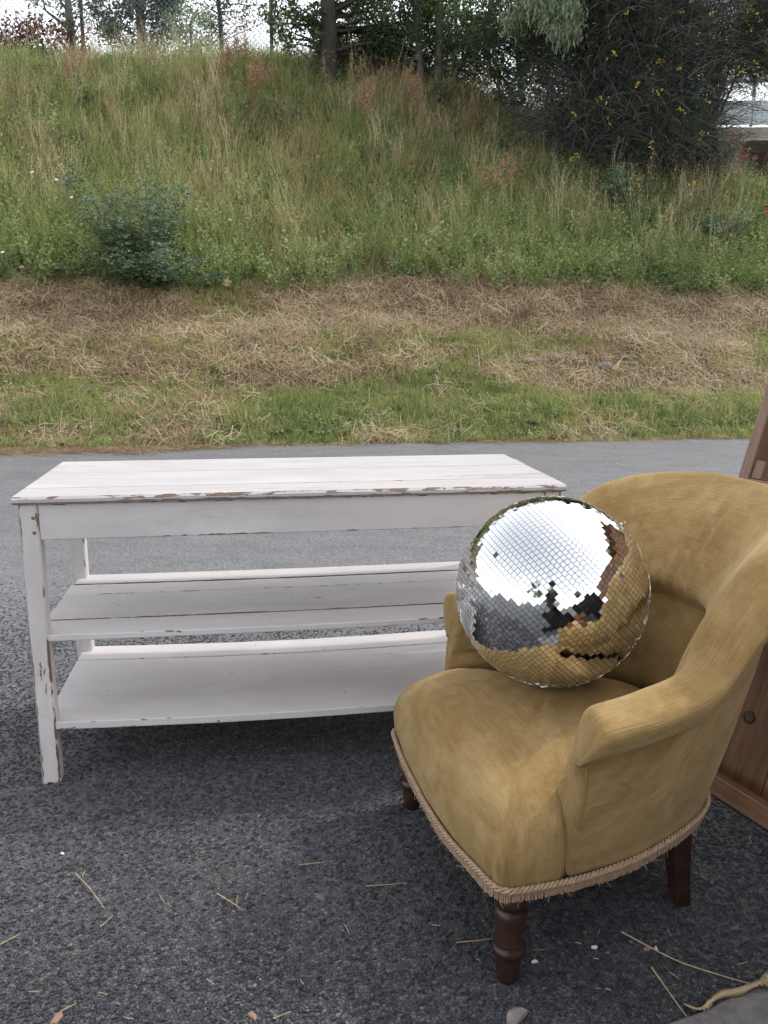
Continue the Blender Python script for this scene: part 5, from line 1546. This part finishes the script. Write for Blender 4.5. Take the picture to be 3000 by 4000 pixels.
# ------------------------------------------------------------------ behind the lens, seen in the mirror ball
def person_mesh():
    J = dict(pel=(0, 0, .93), wai=(0, .01, 1.05), che=(0, .0, 1.24), nek=(0, -.01, 1.40), nk2=(0, .02, 1.47), hed=(0, .045, 1.56), top=(0, .03, 1.66),
             lhp=(-.10, 0, .88), lkn=(-.11, .02, .48), lan=(-.12, -.02, .09), lto=(-.13, .13, .045), rhp=(.10, 0, .88), rkn=(.11, .02, .48), ran=(.12, -.02, .09), rto=(.13, .13, .045),
             lsh=(-.18, -.01, 1.35), lel=(-.25, .06, 1.09), lwr=(-.085, .27, 1.175), rsh=(.18, -.01, 1.35), rel=(.25, .06, 1.09), rwr=(.085, .27, 1.175))
    E = [('pel', 'wai'), ('wai', 'che'), ('che', 'nek'), ('nek', 'nk2'), ('nk2', 'hed'), ('hed', 'top')]
    for s in 'lr': E += [('pel', s + 'hp'), (s + 'hp', s + 'kn'), (s + 'kn', s + 'an'), (s + 'an', s + 'to'), ('che', s + 'sh'), (s + 'sh', s + 'el'), (s + 'el', s + 'wr')]
    R_ = dict(pel=.125, wai=.115, che=.135, nek=.075, nk2=.055, hed=.088, top=.06)
    for s in 'lr': R_.update({s + 'hp': .095, s + 'kn': .058, s + 'an': .042, s + 'to': .038, s + 'sh': .07, s + 'el': .042, s + 'wr': .027})
    for s, sg in (('l', -1), ('r', 1)):
        base = np.array(J[s + 'wr'])
        palm = base + np.array([-sg * .015, .055, .012]); J[s + 'pa'] = tuple(palm); R_[s + 'pa'] = .024; E.append((s + 'wr', s + 'pa'))
        for k in range(4):
            kn = palm + np.array([-sg * .004, .022, .028 - .018 * k]); tp = kn + np.array([-sg * .026, .012 - .002 * k, 0]); t2 = tp + np.array([-sg * (.02 - .004 * (k == 3)), -.010, -.002])
            for nm, p_, rr in (('a', kn, .0095), ('b', tp, .0085), ('c', t2, .0075)): J[f'{s}{k}{nm}'] = tuple(p_); R_[f'{s}{k}{nm}'] = rr
            E += [(s + 'pa', f'{s}{k}a'), (f'{s}{k}a', f'{s}{k}b'), (f'{s}{k}b', f'{s}{k}c')]
        th = base + np.array([-sg * .02, .025, .030]); t2 = th + np.array([-sg * .028, .012, .014])
        J[s + 'ta'] = tuple(th); J[s + 'tb'] = tuple(t2); R_[s + 'ta'] = .011; R_[s + 'tb'] = .009; E += [(s + 'wr', s + 'ta'), (s + 'ta', s + 'tb')]
    names = list(J); ix = {n_: i for i, n_ in enumerate(names)}
    me = bpy.data.meshes.new('body_source'); me.from_pydata([J[n_] for n_ in names], [(ix[a_], ix[b_]) for a_, b_ in E], []); me.update()
    tmp = bpy.data.objects.new('body_source', me); COL.objects.link(tmp)
    md = tmp.modifiers.new('skin', 'SKIN'); md.use_smooth_shade = True
    sk = me.skin_vertices[0].data
    for n_ in names: sk[ix[n_]].radius = (R_[n_] * (1.25 if n_ in ('che', 'wai', 'pel') else 1), R_[n_] * (.85 if n_ in ('che', 'wai', 'pel') else 1)); 
    sk[0].use_root = True
    tmp.modifiers.new('sub', 'SUBSURF').levels = 2
    dg = bpy.context.evaluated_depsgraph_get(); dg.update()
    out = bpy.data.meshes.new_from_object(tmp.evaluated_get(dg))
    bpy.data.objects.remove(tmp)
    out.name = 'body'
    out.materials.clear()
    for k_ in ('skin', 'shirt', 'trousers', 'plastic'): out.materials.append(M[k_])
    for f_ in out.polygons:
        c = f_.center; f_.use_smooth = True
        arm = abs(c.x) > .20 or c.y > .09
        if c.z < .09: f_.material_index = 3
        elif c.z < .97: f_.material_index = 2
        elif c.z < 1.405 and not (arm and c.z < 1.17): f_.material_index = 1
        else: f_.material_index = 0
    return out
pr = empty('person', (.03, -.43, 0), 0, 'person in dark clothes holding up a phone, reflected small in the mirror ball', 'person')
obj('body', person_mesh(), pr)
mb = MB()
hd = np.array([0, .040, 1.575])
V = []; F = []; ns2 = 14
for i in range(9):
    la = math.pi / 2 * (1 - i / 8 * 1.25)
    for k in range(ns2):
        lo = 2 * math.pi * k / ns2; rr = .112 + .01 * math.sin(5 * lo)
        p = np.array([rr * .88 * math.cos(la) * math.cos(lo), rr * math.cos(la) * math.sin(lo), rr * math.sin(la)]) + hd
        if math.sin(lo) > .3 and la < .5: p[1] = min(p[1], hd[1] + .06); p[2] = max(p[2], hd[2] + .05)
        V.append(p)
F = [(i * ns2 + k, i * ns2 + (k + 1) % ns2, (i + 1) * ns2 + (k + 1) % ns2, (i + 1) * ns2 + k) for i in range(8) for k in range(ns2)]
obj('hair', mesh('hair', V, F, M['hair'], True), pr)
mb = MB(); mb.tube([hd + np.array([0, .085, .015]), hd + np.array([0, .112, -.012]), hd + np.array([0, .092, -.02])], [.008, .014, .010], 8); mb.build('nose', M['skin'], pr, True)
for s in (-1, 1):
    mb = MB(); mb.tube([hd + np.array([s * .034, .078, .012]), hd + np.array([s * .034, .094, .012])], [.012, .006], 8); mb.build('eye', M['plastic'], pr, True)
    mb = MB(); mb.tube([hd + np.array([s * .088, .005, .03]), hd + np.array([s * .104, -.005, .0]), hd + np.array([s * .09, .005, -.03])], [.008, .012, .007], 8); mb.build('ear', M['skin'], pr, True)
mb = MB(); mb.tube([hd + np.array([-.026, .088, -.05]), hd + np.array([0, .097, -.052]), hd + np.array([.026, .088, -.05])], [.003, .007, .003], 6); mb.build('mouth', M['petal_pink'], pr, True)
ph = MB(); ph.box((-.04, -.038, 1.105), (.04, -.028, 1.205))
tag(ph.build('phone', M['plastic']), 'black phone held up by the person, reflected in the mirror ball', 'phone')
# trees and furniture standing behind the photographer
for i, (x_, y_, h_, lab) in enumerate(((-7, -11, 6.5, 'leafy tree behind the photographer, left of another'), (-3, -14, 7.5, 'leafy tree behind the photographer, taller of two'))):
    b = np.array([x_, y_, 0.0])
    tree('background_tree', lab, 'tree', b, [b, b + np.array([.1, 0, h_ * .4]), b + np.array([0, .1, h_ * .8])], .18, .07, [(b + np.array([0, 0, h_ * .65]), (2.4, 2.4, h_ * .34), 1.0)], 'leaf', 'bark', 70, 50, .2, .1, .6)
def stall_piece(name, lab, cat, x_, y_, w2, d2, h2, mat, rz):
    t = empty(name, (x_, y_, 0), rz, lab, cat)
    mb = MB(); mb.box((-w2, -d2, .08), (w2, d2, h2)); mb.build('carcass', M[mat], t)
    mb = MB(); mb.box((-w2 - .02, -d2 - .02, h2 + .001), (w2 + .02, d2 + .02, h2 + .03)); mb.build('top', M['stile'], t)
    for sx_ in (-1, 1):
        mb = MB(); mb.box((sx_ * w2 * .51 - w2 * .47, d2 + .001, .14), (sx_ * w2 * .51 + w2 * .47, d2 + .02, h2 - .06)); dd = mb.build('door', M[mat], t)
        mb = MB(); mb.tube([(sx_ * .03, d2 + .021, h2 * .5), (sx_ * .03, d2 + .045, h2 * .5)], .012, 8); mb.build('handle', M['metal'], dd)
        for sy_ in (-1, 1):
            mb = MB(); mb.box((sx_ * (w2 - .04) - .03, sy_ * (d2 - .04) - .03, 0), (sx_ * (w2 - .04) + .03, sy_ * (d2 - .04) + .03, .079)); mb.build('foot', M['stile'], t)
stall_piece('sideboard', 'dark sideboard behind the photographer, reflected at the right of the mirror ball', 'sideboard', 1.6, -.55, .62, .24, 1.05, 'plastic', .55)
stall_piece('wardrobe', 'brown wardrobe standing farther right behind the photographer', 'wardrobe', 2.35, .55, .5, .28, 1.75, 'chest', 1.35)

def open_crate(name, lab, x_, y_, rz, w2, d2, h2, mat, fill):
    t = empty(name, (x_, y_, 0), rz, lab, 'crate')
    for k in range(3):
        z0 = .02 + k * h2 / 3
        for (lo, hi) in (((-w2, -d2, z0), (w2, -d2 + .014, z0 + h2 / 3 - .02)), ((-w2, d2 - .014, z0), (w2, d2, z0 + h2 / 3 - .02)), ((-w2, -d2 + .015, z0), (-w2 + .014, d2 - .015, z0 + h2 / 3 - .02)), ((w2 - .014, -d2 + .015, z0), (w2, d2 - .015, z0 + h2 / 3 - .02))):
            mb = MB(); mb.box(lo, hi); mb.build('slat', M[mat], t)
    for sx_ in (-1, 1):
        for sy_ in (-1, 1):
            mb = MB(); mb.box((sx_ * (w2 - .024) - .009, sy_ * (d2 - .024) - .009, 0), (sx_ * (w2 - .024) + .009, sy_ * (d2 - .024) + .009, h2)); mb.build('corner_post', M[mat], t)
    mb = MB(); mb.box((-w2 + .016, -d2 + .016, .012), (w2 - .016, d2 - .016, .02)); mb.build('base', M[mat], t)
    return t
open_crate('crate', 'black crate on the asphalt in front of the photographer, reflected in the mirror ball', .36, .30, .3, .27, .19, .42, 'plastic', 1)
open_crate('crate', 'pale wooden crate beside the black one, reflected in the mirror ball', .86, .10, -.2, .24, .18, .36, 'board', 1)
